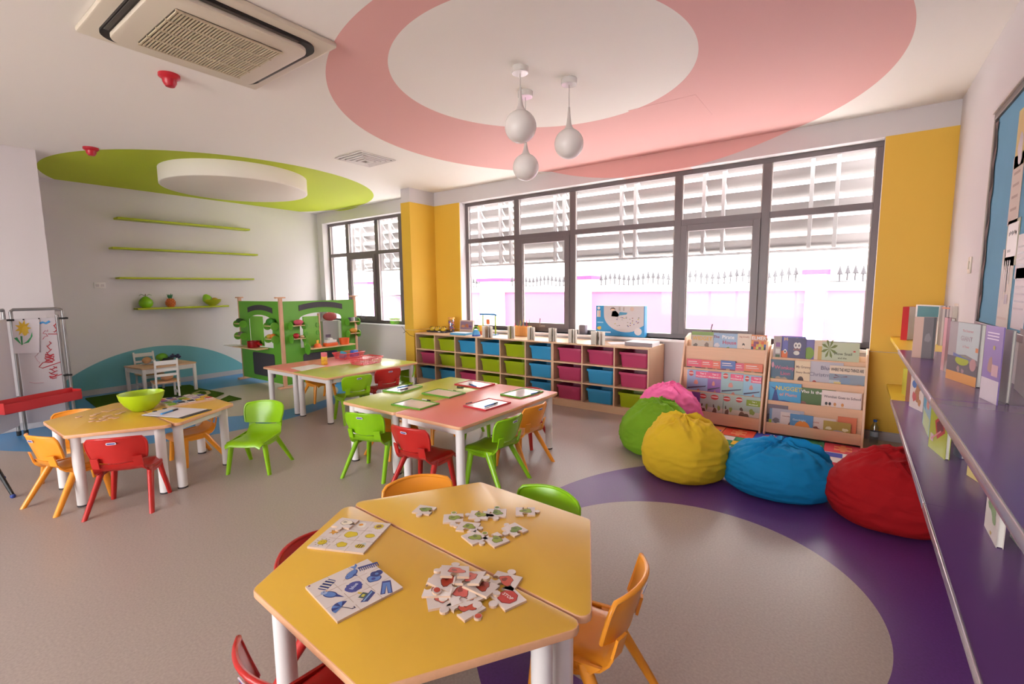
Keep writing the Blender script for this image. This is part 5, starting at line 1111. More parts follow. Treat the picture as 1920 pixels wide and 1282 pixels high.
sbook(UZ, (1836, 745), (1868, 760), 609, .004, '#8f78b4', 'glossy lilac magazine on the upper shelf', [(R_(0, 1, 0, .3), '#d8ccd4'), (B_(.45, .48, .12, 3), '#b08a80'), (R_(.55, .9, .35, .5), '#cfa8b0'), (R_(.15, .8, .9, .915), '#e3d8e8'), (R_(.15, .8, .86, .875), '#e3d8e8'), (R_(.15, .8, .82, .835), '#e3d8e8'), (E_(.6, .72, .06, .03), '#c9b86a')])
sbook(UZ, (1850, 742), (1885, 757), 614, .012, '#a09694', 'grey hardback just behind the lilac magazine on the upper shelf')
book((.60, 2.35, UZ+.0005), math.radians(80), .46, .29, .02, '#5c4c54', 'wide dark picture book standing against the wall on the upper shelf', [(R_(.1, .9, .55, .58), '#8a5a44'), (B_(.3, .35, .12, 3), '#4a4048'), (B_(.7, .4, .1, 5), '#7a3a4a')], [], 0, GS)
book((.64, 2.95, UZ+.0005), math.radians(86), .55, .29, .016, '#8d8488', 'long grey book standing behind the others on the upper shelf', [(R_(.5, .98, .9, .98), '#d8cdb0'), (R_(.6, .68, .91, .97), '#c0a83a'), (R_(.8, .88, .91, .97), '#c0a83a')], [], 0, GS)
# lower shelf
sbook(LZ, (1697, 752), (1705, 753), 672, .14, '#9a4a1c', 'brown book seen end on at the far end of the lower shelf')
sbook(LZ, (1690, 738), (1697, 742), 690, .012, '#c9c24a', 'yellow green picture book behind the brown one on the lower shelf', wmin=.1)
sbook(LZ, (1704, 761), (1729, 773), 690, .015, '#d8c8c0', 'white picture book with a brown bear on the lower shelf', [(E_(.3, .62, .17, .1), '#4a6aa8'), (B_(.62, .6, .15, 3), '#9a6a4c'), (B_(.55, .38, .18, 5), '#a87454'), (B_(.35, .3, .13, 7), '#c05a5c'), (B_(.75, .2, .1, 8), '#b8845c')], [('O', .45, .87, .12, '#c48a80')])
sbook(LZ, (1729, 792), (1741, 820), 712, .012, '#8fb4c4', 'pale blue and green picture book on the lower shelf', [(R_(0, .35, .4, 1), '#3f93b8'), (R_(.1, .95, 0, .35), '#b8c48a'), (B_(.6, .6, .14, 3), '#d88a80')])
sbook(LZ, (1740, 836), (1771, 862), 752, .02, '#a8b02c', 'lime green picture book with a red panel on the lower shelf', [(rot2(R_(-.24, .24, -.2, .2), .5, (.6, .58)), '#b83a44'), (rot2(R_(-.17, .17, -.13, .13), .5, (.6, .58)), '#6a2a30'), (R_(.1, .28, .18, .34), '#c9b0b8'), (rot2(R_(-.3, .3, -.02, .02), .5, (.42, .36)), '#d88a94')])
sbook(LZ, (1787, 851), (1802, 861), 770, .03, '#4a4470', 'dark violet book behind the lime green one on the lower shelf')
sbook(LZ, (1812, 890), (1838, 907), 862, .02, '#d8c078', 'cream yellow card book further along the lower shelf', [(B_(.5, .6, .06, 3), '#c08a5a')], wmin=.12)
sbook(LZ, (1845, 985), (1867, 1027), 905, .02, '#d3c6bf', 'white book with a leafy green print near the camera on the lower shelf', [(B_(.45, .72, .24, 3), '#6f8a4a'), (B_(.65, .55, .18, 5), '#7a9458'), (B_(.3, .8, .14, 6), '#5f7a3c'), (B_(.55, .1, .05, 8), '#c9a84a')], wmin=.13)
sbook(LZ, (1893, 1005), (1918, 1036), 940, .02, '#a8a29a', 'grey book behind the leafy white one on the lower shelf', wmin=.12)

# ------------------------------------------------------------------ pinboard
PB = empty('pinboard', (XR, 3.0, 1.93)); tag(PB, 'blue fabric pinboard in a dark frame above the purple shelves', 'pinboard')
y0, y1, z0, z1 = -1.4, 1.205, -.62, .62
MB().box(-.02, -.001, y0, y1, z0, z1).build('backing', fabric('#6fa3c0'), PB, smooth=False)
fm = mat('#5f5350', .35, 'board_frame', metal=.3)
for (a, c, d, f) in ((y0-.04, y1+.04, z1, z1+.04), (y0-.04, y1+.04, z0-.04, z0), (y1, y1+.04, z0, z1), (y0-.04, y0, z0, z1)): MB().box(-.035, -.001, a, c, d, f).build('frame_bar', fm, PB, bevel=.004, smooth=False)
MB().box(-.045, -.001, y0-.045, y1+.045, z1+.0405, z1+.055).build('frame_capping', mat('#c9bfba', .3, 'capping', metal=.3), PB, bevel=.002)
rfl = MB(); pts = [(y1-.035+.015*math.sin(k*1.7), z1-.02-k*.06) for k in range(21)]
rfl.sheet([[(-.024-.008*math.cos(k*1.7), y1+.002, pts[k][1]), (-.026, pts[k][0], pts[k][1])] for k in range(21)], .003); rfl.build('border_ribbon', fabric('#7a6764'), PB)
def pinned(px_c, w_, h_, col, label, lines=(), rot=0., art=()):
    q = onx(*px_c, XR-.022); r = empty('pinned_paper', (XR-.0215, q.y, q.z)); r.rotation_euler = (rot, 0, 0); tag(r, label, 'paper', 'papers on the pinboard')
    MB().box(-.002, 0, -w_/2, w_/2, -h_/2, h_/2).build('sheet', mat(col, .6, 'paper'), r, smooth=False)
    fix = Matrix(((0, 0, -1, -.002), (-1, 0, 0, 0), (0, 1, 0, 0), (0, 0, 0, 1)))
    items = [(R_((a-.5)*w_, (c-.5)*w_, (d-.5)*h_, (f-.5)*h_), hx) for (a, c, d, f, hx) in lines]
    items += [([((p_[0]-.5)*w_, (p_[1]-.5)*h_) for p_ in poly], hx) for poly, hx in art]
    if items: b, ms = shapes_mesh(items, .0004, .0003); b.xf(fix); b.build('ink_print', ms, r, smooth=False)
    return r
pinned((1917, 255), .20, .30, '#cdb26a', 'tan paper craft cut-out at the top of the pinboard', art=[(B_(.5, .7, .3, 3), '#c4a04c'), (B_(.5, .3, .25, 5), '#b9a8b0')])
pinned((1905, 355), .20, .36, '#c9b4a8', 'brown card in a shiny plastic sleeve on the pinboard', [(.2, .8, .72, .76, '#9a7a6a'), (.2, .8, .55, .59, '#9a7a6a'), (.2, .8, .38, .42, '#9a7a6a'), (.2, .8, .2, .24, '#9a7a6a')])
hw_ = [(.2+.09*i, .27+.09*i, .66+.02*(i % 3), .74+.02*(i % 2), '#5a4f56') for i in range(7)]+[(.2+.1*i, .26+.1*i, .3, .36, '#5a4f56') for i in range(3)]
pinned((1898, 455), .24, .24, '#a8a488', 'olive mounted white note with handwritten heading on the pinboard', [(.08, .92, .2, .93, '#dbd2d2')]+hw_)
pinned((1885, 540), .24, .42, '#cfc3b8', 'cream sheet with columns of small print on the pinboard', [(.12+.18*i, .2+.18*i, .25+.1*i, .85, '#b9acb0') for i in range(4)]+[(.55, .8, .3, .42, '#8a7c84'), (.1, .9, .1, .13, '#c0aa9c'), (.5, .58, .45, .8, '#7a6c74')])
pinned((1917, 480), .2, .22, '#dcd2d4', 'white printed sheet at the right edge of the pinboard, upper one', [(.1, .9, .7-.14*i, .74-.14*i, '#a89ca4') for i in range(4)])
pinned((1912, 560), .22, .30, '#d8cdd0', 'white torn sheet at the right edge of the pinboard, lower one', [(.1, .9, .8-.12*i, .83-.12*i, '#a89ca4') for i in range(5)])
q = onx(1820, 497, XR); sw = empty('light_switch', (XR, q.y, q.z)); tag(sw, 'cream light switch on the right wall', 'light switch')
MB().box(-.01, 0, -.045, .045, -.06, .06).build('plate', mat('#cfc3b2', .4, 'switch_cream'), sw, bevel=.003); MB().box(-.016, -.01, -.018, .018, -.03, .03).build('rocker', mat('#c6b9a6', .4, 'switch_cream2'), sw, bevel=.002)

# ------------------------------------------------------------------ green shelves in the alcove
LIME = mat('#b3c211', .4, 'lime_lacquer'); FX = XL+.2
shp = [((212, 408), (469, 426), 'topmost'), ((203, 464), (484, 474), 'second from the top'), ((216, 521), (477, 520), 'third from the top'), ((250, 577), (430, 572), 'lowest, with toy fruit')]
zs = [2.70, 2.245, 1.79, 1.305]
for (a, c, nm), z in zip(shp, zs):
    ya = onx(*a, XL).y; yc = onx(*c, FX).y
    s = MB().prism(rrect(0, .2, ya, yc, .01), -.028, 0).build('wall_shelf', LIME, None, bevel=.003); s.location = (XL, 0, z); tag(s, 'lime green floating shelf, '+nm, 'shelf', 'lime shelves in the alcove')
FZ = 1.3055
e = empty('toy_pear', (XL+.1, onx(274, 571, XL+.1).y, FZ)); tag(e, 'green toy pear with leaves, leftmost on the lowest lime shelf', 'toy fruit')
MB().lathe([(0, 0), (.05, .0), (.085, .03), (.098, .075), (.085, .12), (.055, .155), (.025, .18), (0, .185)], 20).build('fruit_body', plastic('#7fb81c', .35), e)
MB().cyl((0, 0, .18), (.01, 0, .22), .006, n=6).build('stalk', mat('#6a5a2c', .7, 'stalk'), e)
for s_ in (-1, 1): MB().sheet([[(0, s_*.01, .19), (.02, s_*.01, .195)], [(-.015, s_*.05, .215), (.03, s_*.05, .215)], [(0, s_*.085, .195), (.008, s_*.085, .195)]], .003).build('leaf', plastic('#4a7a1c', .4), e)
e = empty('toy_pineapple', (XL+.1, onx(320, 570, XL+.1).y, FZ)); tag(e, 'orange toy pineapple with green crown on the lowest lime shelf', 'toy fruit')
b = MB(); b.lathe([(0, 0), (.04, 0), (.06, .03), (.065, .07), (.055, .11), (.03, .14), (0, .145)], 16)
for i in range(6):
    for j in range(8): t = j*math.pi/4+(i % 2)*.39; rr = [.05, .06, .066, .064, .056, .042][i]; b.sphere((rr*math.cos(t), rr*math.sin(t), .018+i*.022), .012, 6, 4)
b.build('fruit_body', plastic('#c8662a', .5), e)
b = MB()
for i in range(11):
    t = i*2.4; l = .09-.003*i; d = Vector((math.cos(t), math.sin(t), 0)); b.tube([Vector((0, 0, .135))+d*.012, Vector((0, 0, .135+l*.6))+d*.03, Vector((0, 0, .135+l))+d*(.05-.003*i)], [.010, .008, .001], 5)
b.build('leaf_crown', plastic('#2f7a4a', .5), e)
yb_ = onx(398, 569, XL+.1).y; e = empty('fruit_bowl', (XL+.1, yb_, FZ)); tag(e, 'translucent lime bowl on the lowest lime shelf', 'bowl')
MB().lathe([(0, 0), (.05, 0), (.09, .03), (.135, .075), (.145, .11), (.140, .111), (.128, .078), (.085, .038), (0, .012)], 28).build('bowl_shell', plastic('#a6ad22', .3), e)
o = MB().lathe([(0, 0), (.05, .01), (.075, .055), (.06, .10), (.03, .14), (0, .15)], 18).build('toy_pear', plastic('#86b81e', .35), None); o.location = (XL+.1, yb_-.05, FZ+.07); o.rotation_euler = (.5, .2, 0); tag(o, 'green toy pear lying in the bowl on the lime shelf', 'toy fruit')
o = MB().sphere((0, 0, 0), .05, 14, 10, sq=(1, 1.3, .9)).build('toy_lemon', plastic('#c9a62a', .4), None); o.location = (XL+.1, yb_+.04, FZ+.095); tag(o, 'yellow toy lemon in the bowl on the lime shelf', 'toy fruit')
q = onx(187, 535, XL); e = empty('wall_socket', (XL, q.y, q.z)); tag(e, 'white double wall socket on the alcove wall', 'socket'); MB().box(0, .01, -.07, .07, -.045, .045).build('plate', WHITE, e, bevel=.003)
for y in (-.03, .03): MB().box(.01, .013, y-.02, y+.02, -.02, .02).build('outlet', mat('#cfc6c6', .5, 'outlet'), e)

# ------------------------------------------------------------------ easel and tripod at the left edge
ES = empty('drawing_easel', (-7.3, 1.0, 0)); tag(ES, 'silver framed drawing easel with whiteboard and red tray at the left edge', 'easel')
o_ = Vector((-7.3, 1.0, 0)); ZT = 1.36
p0 = Vector((-7.36, .93, 0)); p1 = Vector((-7.27, 1.345, 0)); p2 = Vector((-6.93, .66, 0))
alu = mat('#8a8786', .35, 'aluminium', metal=.7)
def post(a, top=ZT, r=.016, nm='frame_post'): return MB().cyl(a-o_+Vector((0, 0, .03)), a-o_+Vector((0, 0, top)), r, n=12).build(nm, alu, ES)
dA = (p1-p0).normalized(); dB = (p2-p0).normalized()
post(p0+dA*.02); post(p0-dA*.035); post(p1); post(p1-dA*.05, ZT-.05); post(p2)
for a in (p0+dA*.02, p0-dA*.035, p1, p2): MB().cyl(a-o_, a-o_+Vector((0, 0, .05)), .02, n=10).build('rubber_foot', BLACK, ES)
tp = Vector((0, 0, ZT)); a = p0-o_+dA*.02; c = p1-o_
MB().tube([a+tp, a+tp+Vector((0, 0, .02))+dA*.02, c+tp-dA*.06+Vector((0, 0, .02)), c+tp-dA*.02+Vector((0, 0, .012)), c+tp], .016, 10).build('top_rail', alu, ES)
a2 = p0-o_-dA*.035; c2 = p2-o_; MB().tube([a2+tp, a2+tp+Vector((0, 0, .02)), c2+tp+Vector((0, 0, .02)), c2+tp], .016, 10).build('top_rail', alu, ES)
for a, z in ((p0, 1.27), (p0, .42), (p1, 1.27), (p1-dA*.02, .62)): MB().cbox(a-o_+Vector((0, 0, z)), (.075, .075, .02)).build('clamp', BLACK, ES, bevel=.004)
def panel(A, B, z0, z1, nm, m, th=.005, off=0.):
    d = (B-A).normalized(); n = Vector((d.y, -d.x, 0)); A = A-o_+n*off; B = B-o_+n*off
    v = [A-n*th/2, B-n*th/2, B+n*th/2, A+n*th/2]
    return MB().add([x_+Vector((0, 0, z0)) for x_ in v]+[x_+Vector((0, 0, z1)) for x_ in v], [(0, 1, 2, 3), (7, 6, 5, 4), (4, 5, 1, 0), (5, 6, 2, 1), (6, 7, 3, 2), (7, 4, 0, 3)]).build(nm, m, ES, smooth=False)
WBM = mat('#c9c2c6', .3, 'board_white')
panel(p0+dA*.04, p1-dA*.06, .12, 1.28, 'whiteboard', WBM, .008)
panel(p0+dB*.05, p2, .12, 1.28, 'whiteboard', WBM, .008)
# scribbles: thin marker lines on the board facing the room
nA = Vector((dA.y, -dA.x, 0))
def scrib(pxs, col, r=.0045):
    pl = []
    for x_, y_ in pxs:
        d = ray(x_, y_); base = p0+nA*.0065; t = ((base).dot(nA)-Vector((0, 0, 0)).dot(nA))/d.dot(nA); q = Vector((0, 0, H))+d*t
        pl.append(q-o_)
    MB().tube(pl, r, 5).build('marker_drawing', printed(col), ES)
def zz(cx, cy, w_, h_, n, ph=0): return [(cx+w_*math.sin(i*1.1+ph), cy-h_/2+h_*i/n+2*math.sin(i*2.3)) for i in range(n+1)]
scrib([(74, 606), (80, 604), (86, 606), (93, 602)], '#3f96d4', .012)
scrib(zz(104, 612, 4, 22, 10), '#b8303a'); scrib([(90, 626), (100, 626), (110, 626)], '#b8303a'); scrib(zz(85, 627, 5, 18, 10, 1), '#c06a78', .003)
scrib(zz(92, 655, 5, 30, 14), '#b8303a'); scrib(zz(93, 672, 9, 16, 16, 2), '#b8303a', .007); scrib([(118, 677), (100, 683), (80, 690), (73, 688), (80, 680), (92, 676)], '#b8303a'); scrib(zz(100, 698, 8, 22, 18), '#b8303a', .005); scrib([(94, 709), (108, 704), (121, 700)], '#b8303a'); scrib(zz(70, 668, 5, 30, 8), '#c89aa4', .0025); scrib([(55, 716), (66, 718), (82, 717)], '#c89aa4', .003)
# flower drawing
pa = empty('flower_drawing', (0, 0, 0)); tag(pa, 'child drawing of a yellow flower clipped to the easel', 'drawing')
def onA(x_, y_, off):
    base = p0+nA*off; d = ray(x_, y_); t = base.dot(nA)/d.dot(nA); return Vector((0, 0, H))+d*t
def flat(px, col, off, nm):
    v = [onA(x_, y_, off) for x_, y_ in px]; MB().add(v, [list(range(len(v)))]).build(nm, printed(col), pa, smooth=False)
v0 = [onA(x_, y_, .024) for x_, y_ in ((23, 599), (74, 598), (74, 661), (25, 663))]; MB().add(v0+[q-nA*.002 for q in v0], [(0, 1, 2, 3), (7, 6, 5, 4), (0, 4, 5, 1), (1, 5, 6, 2), (2, 6, 7, 3), (3, 7, 4, 0)]).build('paper', mat('#d8d1d6', .7, 'paper'), pa, smooth=False)
flat(star(43, 615, 16, .5, 9), '#d8b022', .0262, 'flower_petals'); flat([(47+e_[0], 620+e_[1]) for e_ in ell(0, 0, 6, 9)], '#e0bc3a', .0266, 'flower_centre')
flat([(38, 630), (42, 630), (43, 646), (40, 647)], '#2f8a55', .0262, 'stem'); flat([(26, 634), (32, 632), (40, 645), (36, 643)], '#2f9a5c', .0266, 'leaf'); flat([(42, 645), (50, 640), (57, 632), (60, 622), (61, 630), (54, 642)], '#2f9a5c', .027, 'leaf')
for x_, y_ in ((44, 599), (73, 597)): c_ = onA(x_, y_, .029); o = MB().cbox(c_, (.012, .012, .014)).build('magnet', BLACK, pa)
# red tray
A = p2-o_+dA*0; tr0 = onz(-30, 790, .40)-o_; ptA = Vector((-6.83, .72, 0))-o_; ptB = Vector((-7.12, 1.36, 0))-o_
d = (ptB-ptA).normalized(); n_ = Vector((d.y, -d.x, 0)); b = MB(); hw2 = .065
for (u0, u1, w0, w1, z0, z1) in ((0, 1, -hw2, -hw2+.006, .0, .13), (0, 1, hw2-.006, hw2, 0, .10), (0, 1, -hw2, hw2, 0, .006)):
    L = (ptB-ptA).length; q = [ptA+d*(L*u0)+n_*w0, ptA+d*(L*u1)+n_*w0, ptA+d*(L*u1)+n_*w1, ptA+d*(L*u0)+n_*w1]
    b.add([x_+Vector((0, 0, .355+z0)) for x_ in q]+[x_+Vector((0, 0, .355+z1)) for x_ in q], [(0, 3, 2, 1), (4, 5, 6, 7), (0, 1, 5, 4), (1, 2, 6, 5), (2, 3, 7, 6), (3, 0, 4, 7)])
for u in (0, 1):
    q0 = ptA.lerp(ptB, u); q = [q0-d*.003-n_*hw2, q0+d*.003-n_*hw2, q0+d*.003+n_*hw2, q0-d*.003+n_*hw2]
    b.add([x_+Vector((0, 0, .355)) for x_ in q]+[x_+Vector((0, 0, .47)) for x_ in q], [(0, 3, 2, 1), (4, 5, 6, 7), (0, 1, 5, 4), (1, 2, 6, 5), (2, 3, 7, 6), (3, 0, 4, 7)])
b.build('tray', plastic('#bd2226', .4), ES, smooth=False)
for u, col, nm in ((.35, '#3a3a8a', 'violet marker lying in the red easel tray'), (.62, '#2f6a3c', 'green marker lying in the red easel tray')):
    q = ptA.lerp(ptB, u)+o_; e = empty('marker_pen', (q.x, q.y, .371), math.atan2(d.y, d.x)); tag(e, nm, 'pen', 'marker pens'); MB().cyl((-.06, 0, 0), (.04, 0, 0), .009, n=8).build('barrel', plastic(col, .4), e); MB().cyl((.04, 0, 0), (.07, 0, 0), .010, n=8).build('cap', BLACK, e)
# black tripod stand, mostly outside the frame
q = onz(25, 933, 0); TP = empty('tripod_stand', (q.x-.30, q.y-.16, 0)); tag(TP, 'black tripod leg with blue tip at the left edge of the picture', 'tripod')
for a in (28, 148, 268):
    t = math.radians(a); dx, dy = math.cos(t), math.sin(t); l = MB().cyl((dx*.34, dy*.34, .02), (dx*.12, dy*.12, .42), .012, .016, n=8).build('leg', BLACK, TP)
    MB().sphere((dx*.34, dy*.34, .014), .018, 10, 6).build('tip', plastic('#2a3f8a', .5), l); MB().cyl((dx*.2, dy*.2, .27), (dx*.16, dy*.16, .345), .026, n=8).build('leg_lock', BLACK, l); MB().cyl((dx*.12, dy*.12, .42), (0, 0, .66), .018, n=8).build('upper_leg', BLACK, l)
MB().cyl((0, 0, .5), (0, 0, 1.2), .016, n=10).build('centre_column', BLACK, TP); MB().cyl((0, 0, .62), (0, 0, .70), .04, n=12).build('spider', BLACK, TP)

# ------------------------------------------------------------------ white play table with two chairs
WT = empty('white_play_table', (-8.60, 2.64, 0), math.radians(6)); tag(WT, 'small white play table with wooden top in the alcove', 'table')
PW = mat('#ddd8d4', .45, 'painted_white'); tw, td, th_ = .26, .34, .455
MB().prism(rrect(-tw-.03, tw+.03, -td-.03, td+.03, .02), th_-.022, th_).build('tabletop', wood('#d3a985'), WT, bevel=.003)
for sx in (-1, 1):
    for sy in (-1, 1): MB().box(sx*tw-.02, sx*tw+.02, sy*td-.02, sy*td+.02, 0, th_-.022).build('leg', PW, WT, bevel=.003)
for (x0, x1, y0, y1) in ((-tw, tw, -td-.01, -td+.01), (-tw, tw, td-.01, td+.01), (-tw-.01, -tw+.01, -td, td), (tw-.01, tw+.01, -td, td)): MB().box(x0, x1, y0, y1, th_-.09, th_-.022).build('apron', PW, WT, smooth=False)
def wchair(loc, rz, label):
    r = empty('white_wooden_chair', (*loc, 0), rz); tag(r, label, 'chair', 'white wooden play chairs'); s_ = .13
    for sx in (-1, 1):
        MB().box(sx*s_-.014, sx*s_+.014, s_-.014, s_+.014, 0, .25).build('leg', PW, r, bevel=.002)
        b = MB(); b.tube([(sx*s_, -s_-.02, 0), (sx*s_, -s_, .25), (sx*s_, -s_-.045, .60)], .016, 4); b.build('leg', PW, r, ang=20)
    MB().box(-s_-.025, s_+.025, -s_-.01, s_+.03, .25, .268).build('seat', wood('#cf9f78'), r, bevel=.003)
    for z, h_ in ((.55, .06), (.445, .035), (.37, .035)): MB().box(-s_, s_, -s_-.008-(z-.25)*.128-.01, -s_-(z-.25)*.128+.008, z-h_/2, z+h_/2).build('back_slat', PW, r, bevel=.003, smooth=False)
    for y in (s_,): MB().box(-s_, s_, y-.008, y+.008, .20, .25).build('front_rail', PW, r, smooth=False)
    for sx in (-1, 1): MB().box(sx*s_-.008, sx*s_+.008, -s_, s_, .08, .105).build('stretcher', PW, r, smooth=False)
    return r
wchair((-8.10, 2.52), math.radians(82), 'white wooden chair with ladder back on the near side of the play table')
wchair((-9.08, 2.62), math.radians(-88), 'white wooden chair with ladder back between the play table and the wall')
def lump(loc, s, col, label, cat, nm, seed=1):
    b = MB().sphere((0, 0, 0), 1, 16, 10)
    for i, v in enumerate(b.v): k = 1+.12*noise.noise(v*1.7+Vector((seed, 0, 0))); b.v[i] = Vector((v.x*s[0]*k, v.y*s[1]*k, (v.z*k+.98)*s[2]))
    o = b.build(nm, plastic(col, .6), None); o.location = loc; tag(o, label, cat); return o
lump((-8.72, 2.50, th_+.014), (.05, .06, .05), '#c79a6c', 'brown toy bread roll on a white dish on the play table', 'toy food', 'toy_bread')
e = MB().lathe([(0, 0), (.06, 0), (.085, .012), (.08, .014), (0, .006)], 20).build('white_dish', WHITE, None); e.location = (-8.72, 2.50, th_+.0005); tag(e, 'small white dish on the play table', 'dish')
e = empty('fruit_basket', (-8.6, 2.72, th_+.0005)); tag(e, 'dark basket of toy vegetables on the play table', 'basket'); MB().lathe([(0, 0), (.07, 0), (.1, .09), (.095, .09), (.066, .006), (0, .006)], 18).build('basket_body', mat('#2c3232', .6, 'dark_wicker'), e)
lump((-8.6, 2.66, th_+.05), (.07, .08, .055), '#5a9a24', 'green toy lettuce in the dark basket', 'toy food', 'toy_lettuce', 4)
e = empty('toy_grapes', (-8.57, 2.80, th_+.075)); tag(e, 'bunch of dark blue toy grapes in the dark basket', 'toy food'); b = MB(); rnd = random.Random(5)
for i in range(24): b.sphere((rnd.uniform(-.05, .05), rnd.uniform(-.06, .09), rnd.uniform(0, .05)), .017, 8, 6)
b.build('grape_cluster', plastic('#2a2a50', .35), e)
lump((-8.12, 2.55, .2685), (.07, .08, .045), '#cf9a74', 'tan stuffed toy lower bundle on the near white chair', 'soft toy', 'soft_toy', 7)
lump((-9.06, 2.62, .2685), (.06, .08, .02), '#a87a52', 'brown toy loaf on the far white chair', 'toy food', 'toy_loaf', 9)
# turf rugs
turf = mat('#3f5a12', .95, 'turf', bump=1.0, bscale=300, spec=.1, var=.25, vscale=60)
for k, (pts, lab) in enumerate(((((160, 748), (222, 738.5), (243, 743.5), (215, 765), (190, 772)), 'dark green turf rug by the alcove wall behind the bowl'), (((258, 739), (300, 727), (356, 722.5), (374, 729), (420, 738), (404, 745.5), (375, 741), (330, 747), (290, 750)), 'dark green turf rug under the white play table'), (((412, 751), (430, 742.5), (453, 748.5), (425, 754)), 'small dark green turf patch in front of the play table'))):
    P = [onz(*p_, 0) for p_ in pts]; c_ = sum(P, Vector())/len(P); o = MB().prism([(v.x-c_.x, v.y-c_.y) for v in P], 0, .014).build('turf_rug', turf, None, smooth=False); o.location = (c_.x, c_.y, .0005); tag(o, lab, 'rug', 'turf rugs')
    if k == 1:
        s = MB(); q = [onz(*p_, .0145)-Vector((c_.x, c_.y, .0)) for p_ in ((362, 737), (375, 732.5), (388, 733), (392, 737), (385, 740.5), (372, 741))]; s.tube([(v.x, v.y, .012) for v in q], .03, 6); s.v = [Vector((v.x, v.y, .0135+.002*(v.z > .012))) for v in s.v]; s.build('swirl_inlay', mat('#a79c72', .9, 'turf_pale'), o)

# ------------------------------------------------------------------ market stall
MS = empty('market_stall', (-7.30, 3.90, 0)); tag(MS, 'green wooden play market stall with two hinged panels', 'play stall'); mo = Vector((-7.30, 3.90, 0))
SG = mat('#5fa02c', .45, 'stall_green'); SG2 = mat('#74b03c', .45, 'stall_light_green'); PW2 = wood('#d2a283', .5, 'Z'); SLATE = mat('#3f3b42', .6, 'slate'); SHW = wood('#dcb98a')
HP = 1.385
posts_ = [(-8.76, 3.93), (-7.30, 3.88), (-7.30, 5.235)]
for (x, y) in posts_:
    MB().cbox((x-mo.x, y-mo.y, .73), (.05, .05, 1.42)).build('post', PW2, MS, bevel=.004); MB().cbox((x-mo.x, y-mo.y, 1.445), (.07, .15, .022) if (x, y) != posts_[0] else (.16, .07, .022)).build('post_cap', PW2, MS, bevel=.004); MB().cbox((x-mo.x, y-mo.y, .015), (.09, .22, .03)).build('foot', PW2, MS, bevel=.004)
LY = 3.91
def LP(px, py): q = ony(px, py, LY); return (q.x-mo.x, q.z)
def RP(px, py): q = onx(px, py, -7.29); return (q.y-mo.y, q.z)
def wall_panel(u0, u1, op, arch, axis, at, m, th=.018):
    b = MB(); a0, a1, oz0, oz1 = op
    b.prism(R_(u0, u1, .05, oz0), at-th/2, at+th/2, axis); b.prism(R_(u0, a0, oz0, HP), at-th/2, at+th/2, axis); b.prism(R_(a1, u1, oz0, HP), at-th/2, at+th/2, axis)
    cx = (a0+a1)/2; top = [(cx+(a1-a0)/2*math.cos(math.radians(180-i*12)), oz1-arch+arch*math.sin(math.radians(i*12))) for i in range(16)]
    b.prism([(a0, HP)]+top+[(a1, HP)], at-th/2, at+th/2, axis); return b.build('panel', m, MS, smooth=False)
lo0 = LP(469, 636); lo1 = LP(513, 636); lt = LP(490, 589)
wall_panel(-8.735-mo.x, -7.325-mo.x, (lo0[0], lo1[0], .62, 1.16), .10, 'Y', -(LY-mo.y), SG)
MB().box(lo0[0]+.01, lo0[0]+(lo1[0]-lo0[0])*.55, LY-mo.y+.012, LY-mo.y+.03, .63, 1.13).build('shutter', SG2, MS, bevel=.003)
def arch_strip(a, c, z, h_, bow, n=10):
    up = [(a+(c-a)*i/n, z+h_+bow*(1-(2*i/n-1)**2)) for i in range(n+1)]; dn = [(c-(c-a)*i/n, z+bow*(1-(2*i/n-1)**2)) for i in range(n+1)]; return up+dn
a = LP(466, 585); c = LP(512, 585); MB().prism(arch_strip(a[0], c[0], 1.19, .085, .05), mo.y-LY+.010, mo.y-LY+.016, 'Y').build('chalk_sign', SLATE, MS)
a = LP(476, 668); c = LP(516, 668); MB().prism(rrect(a[0], c[0], .13, .52, .04), mo.y-LY+.010, mo.y-LY+.015, 'Y').build('chalkboard', SLATE, MS)
ro0 = RP(563, 636); ro1 = RP(642, 640)
wall_panel(3.905-mo.y, 5.21-mo.y, (ro0[0], ro1[0], .62, 1.19), .10, 'X', .01, SG)
y0_, y1_ = ro0[0]+.06, ro0[0]+(ro1[0]-ro0[0])*.42
MB().box(-.01+.012, .04, y0_, y1_, .63, 1.13).build('shutter', SG2, MS, bevel=.003)
MB().box(.0, .05, y1_, y1_+.02, .62, 1.17).build('shutter_edge', PW2, MS)
for z in (.72, .85, .98):
    for y in (y0_+.03, y1_-.03): MB().prism(ell(y, z, .03, .04, 12), .04, .05, 'X').build('shutter_knob', SG, MS)
a = RP(560, 585); c = RP(641, 585); MB().prism(arch_strip(a[0], c[0], 1.225, .09, .05), .020, .026, 'X').build('chalk_sign', SLATE, MS)
a = RP(568, 668); c = RP(632, 668); MB().prism(rrect(a[0], c[0], .12, .52, .04), .020, .025, 'X').build('chalkboard', SLATE, MS)
# little shelves with round ends
def stall_shelf(cu, z, w_, axis, nm='shelf', dp=.12):
    if axis == 'Y':
        f = LY-mo.y-.009; MB().box(cu-w_/2, cu+w_/2, f-dp, f, z, z+.012).build('shelf', SHW, MS)
        for s_ in (-1, 1): MB().prism(ell(f-dp*.55, z, .065, .065, 16), cu+s_*w_/2-.006, cu+s_*w_/2+.006, 'X').build('shelf_end', SG2, MS)
    else:
        f = .019; MB().box(f, f+dp, cu-w_/2, cu+w_/2, z, z+.012).build('shelf', SHW, MS)
        for s_ in (-1, 1): MB().prism(ell(f+dp*.55, z, .065, .065, 16), -(cu+s_*w_/2)-.006, -(cu+s_*w_/2)+.006, 'Y').build('shelf_end', SG, MS)
lsh = [LP(459, 611)[0], LP(517, 616)[0]]; lz = [.99, .78]
for u in lsh:
    for z in lz: stall_shelf(u, z, .22, 'Y')
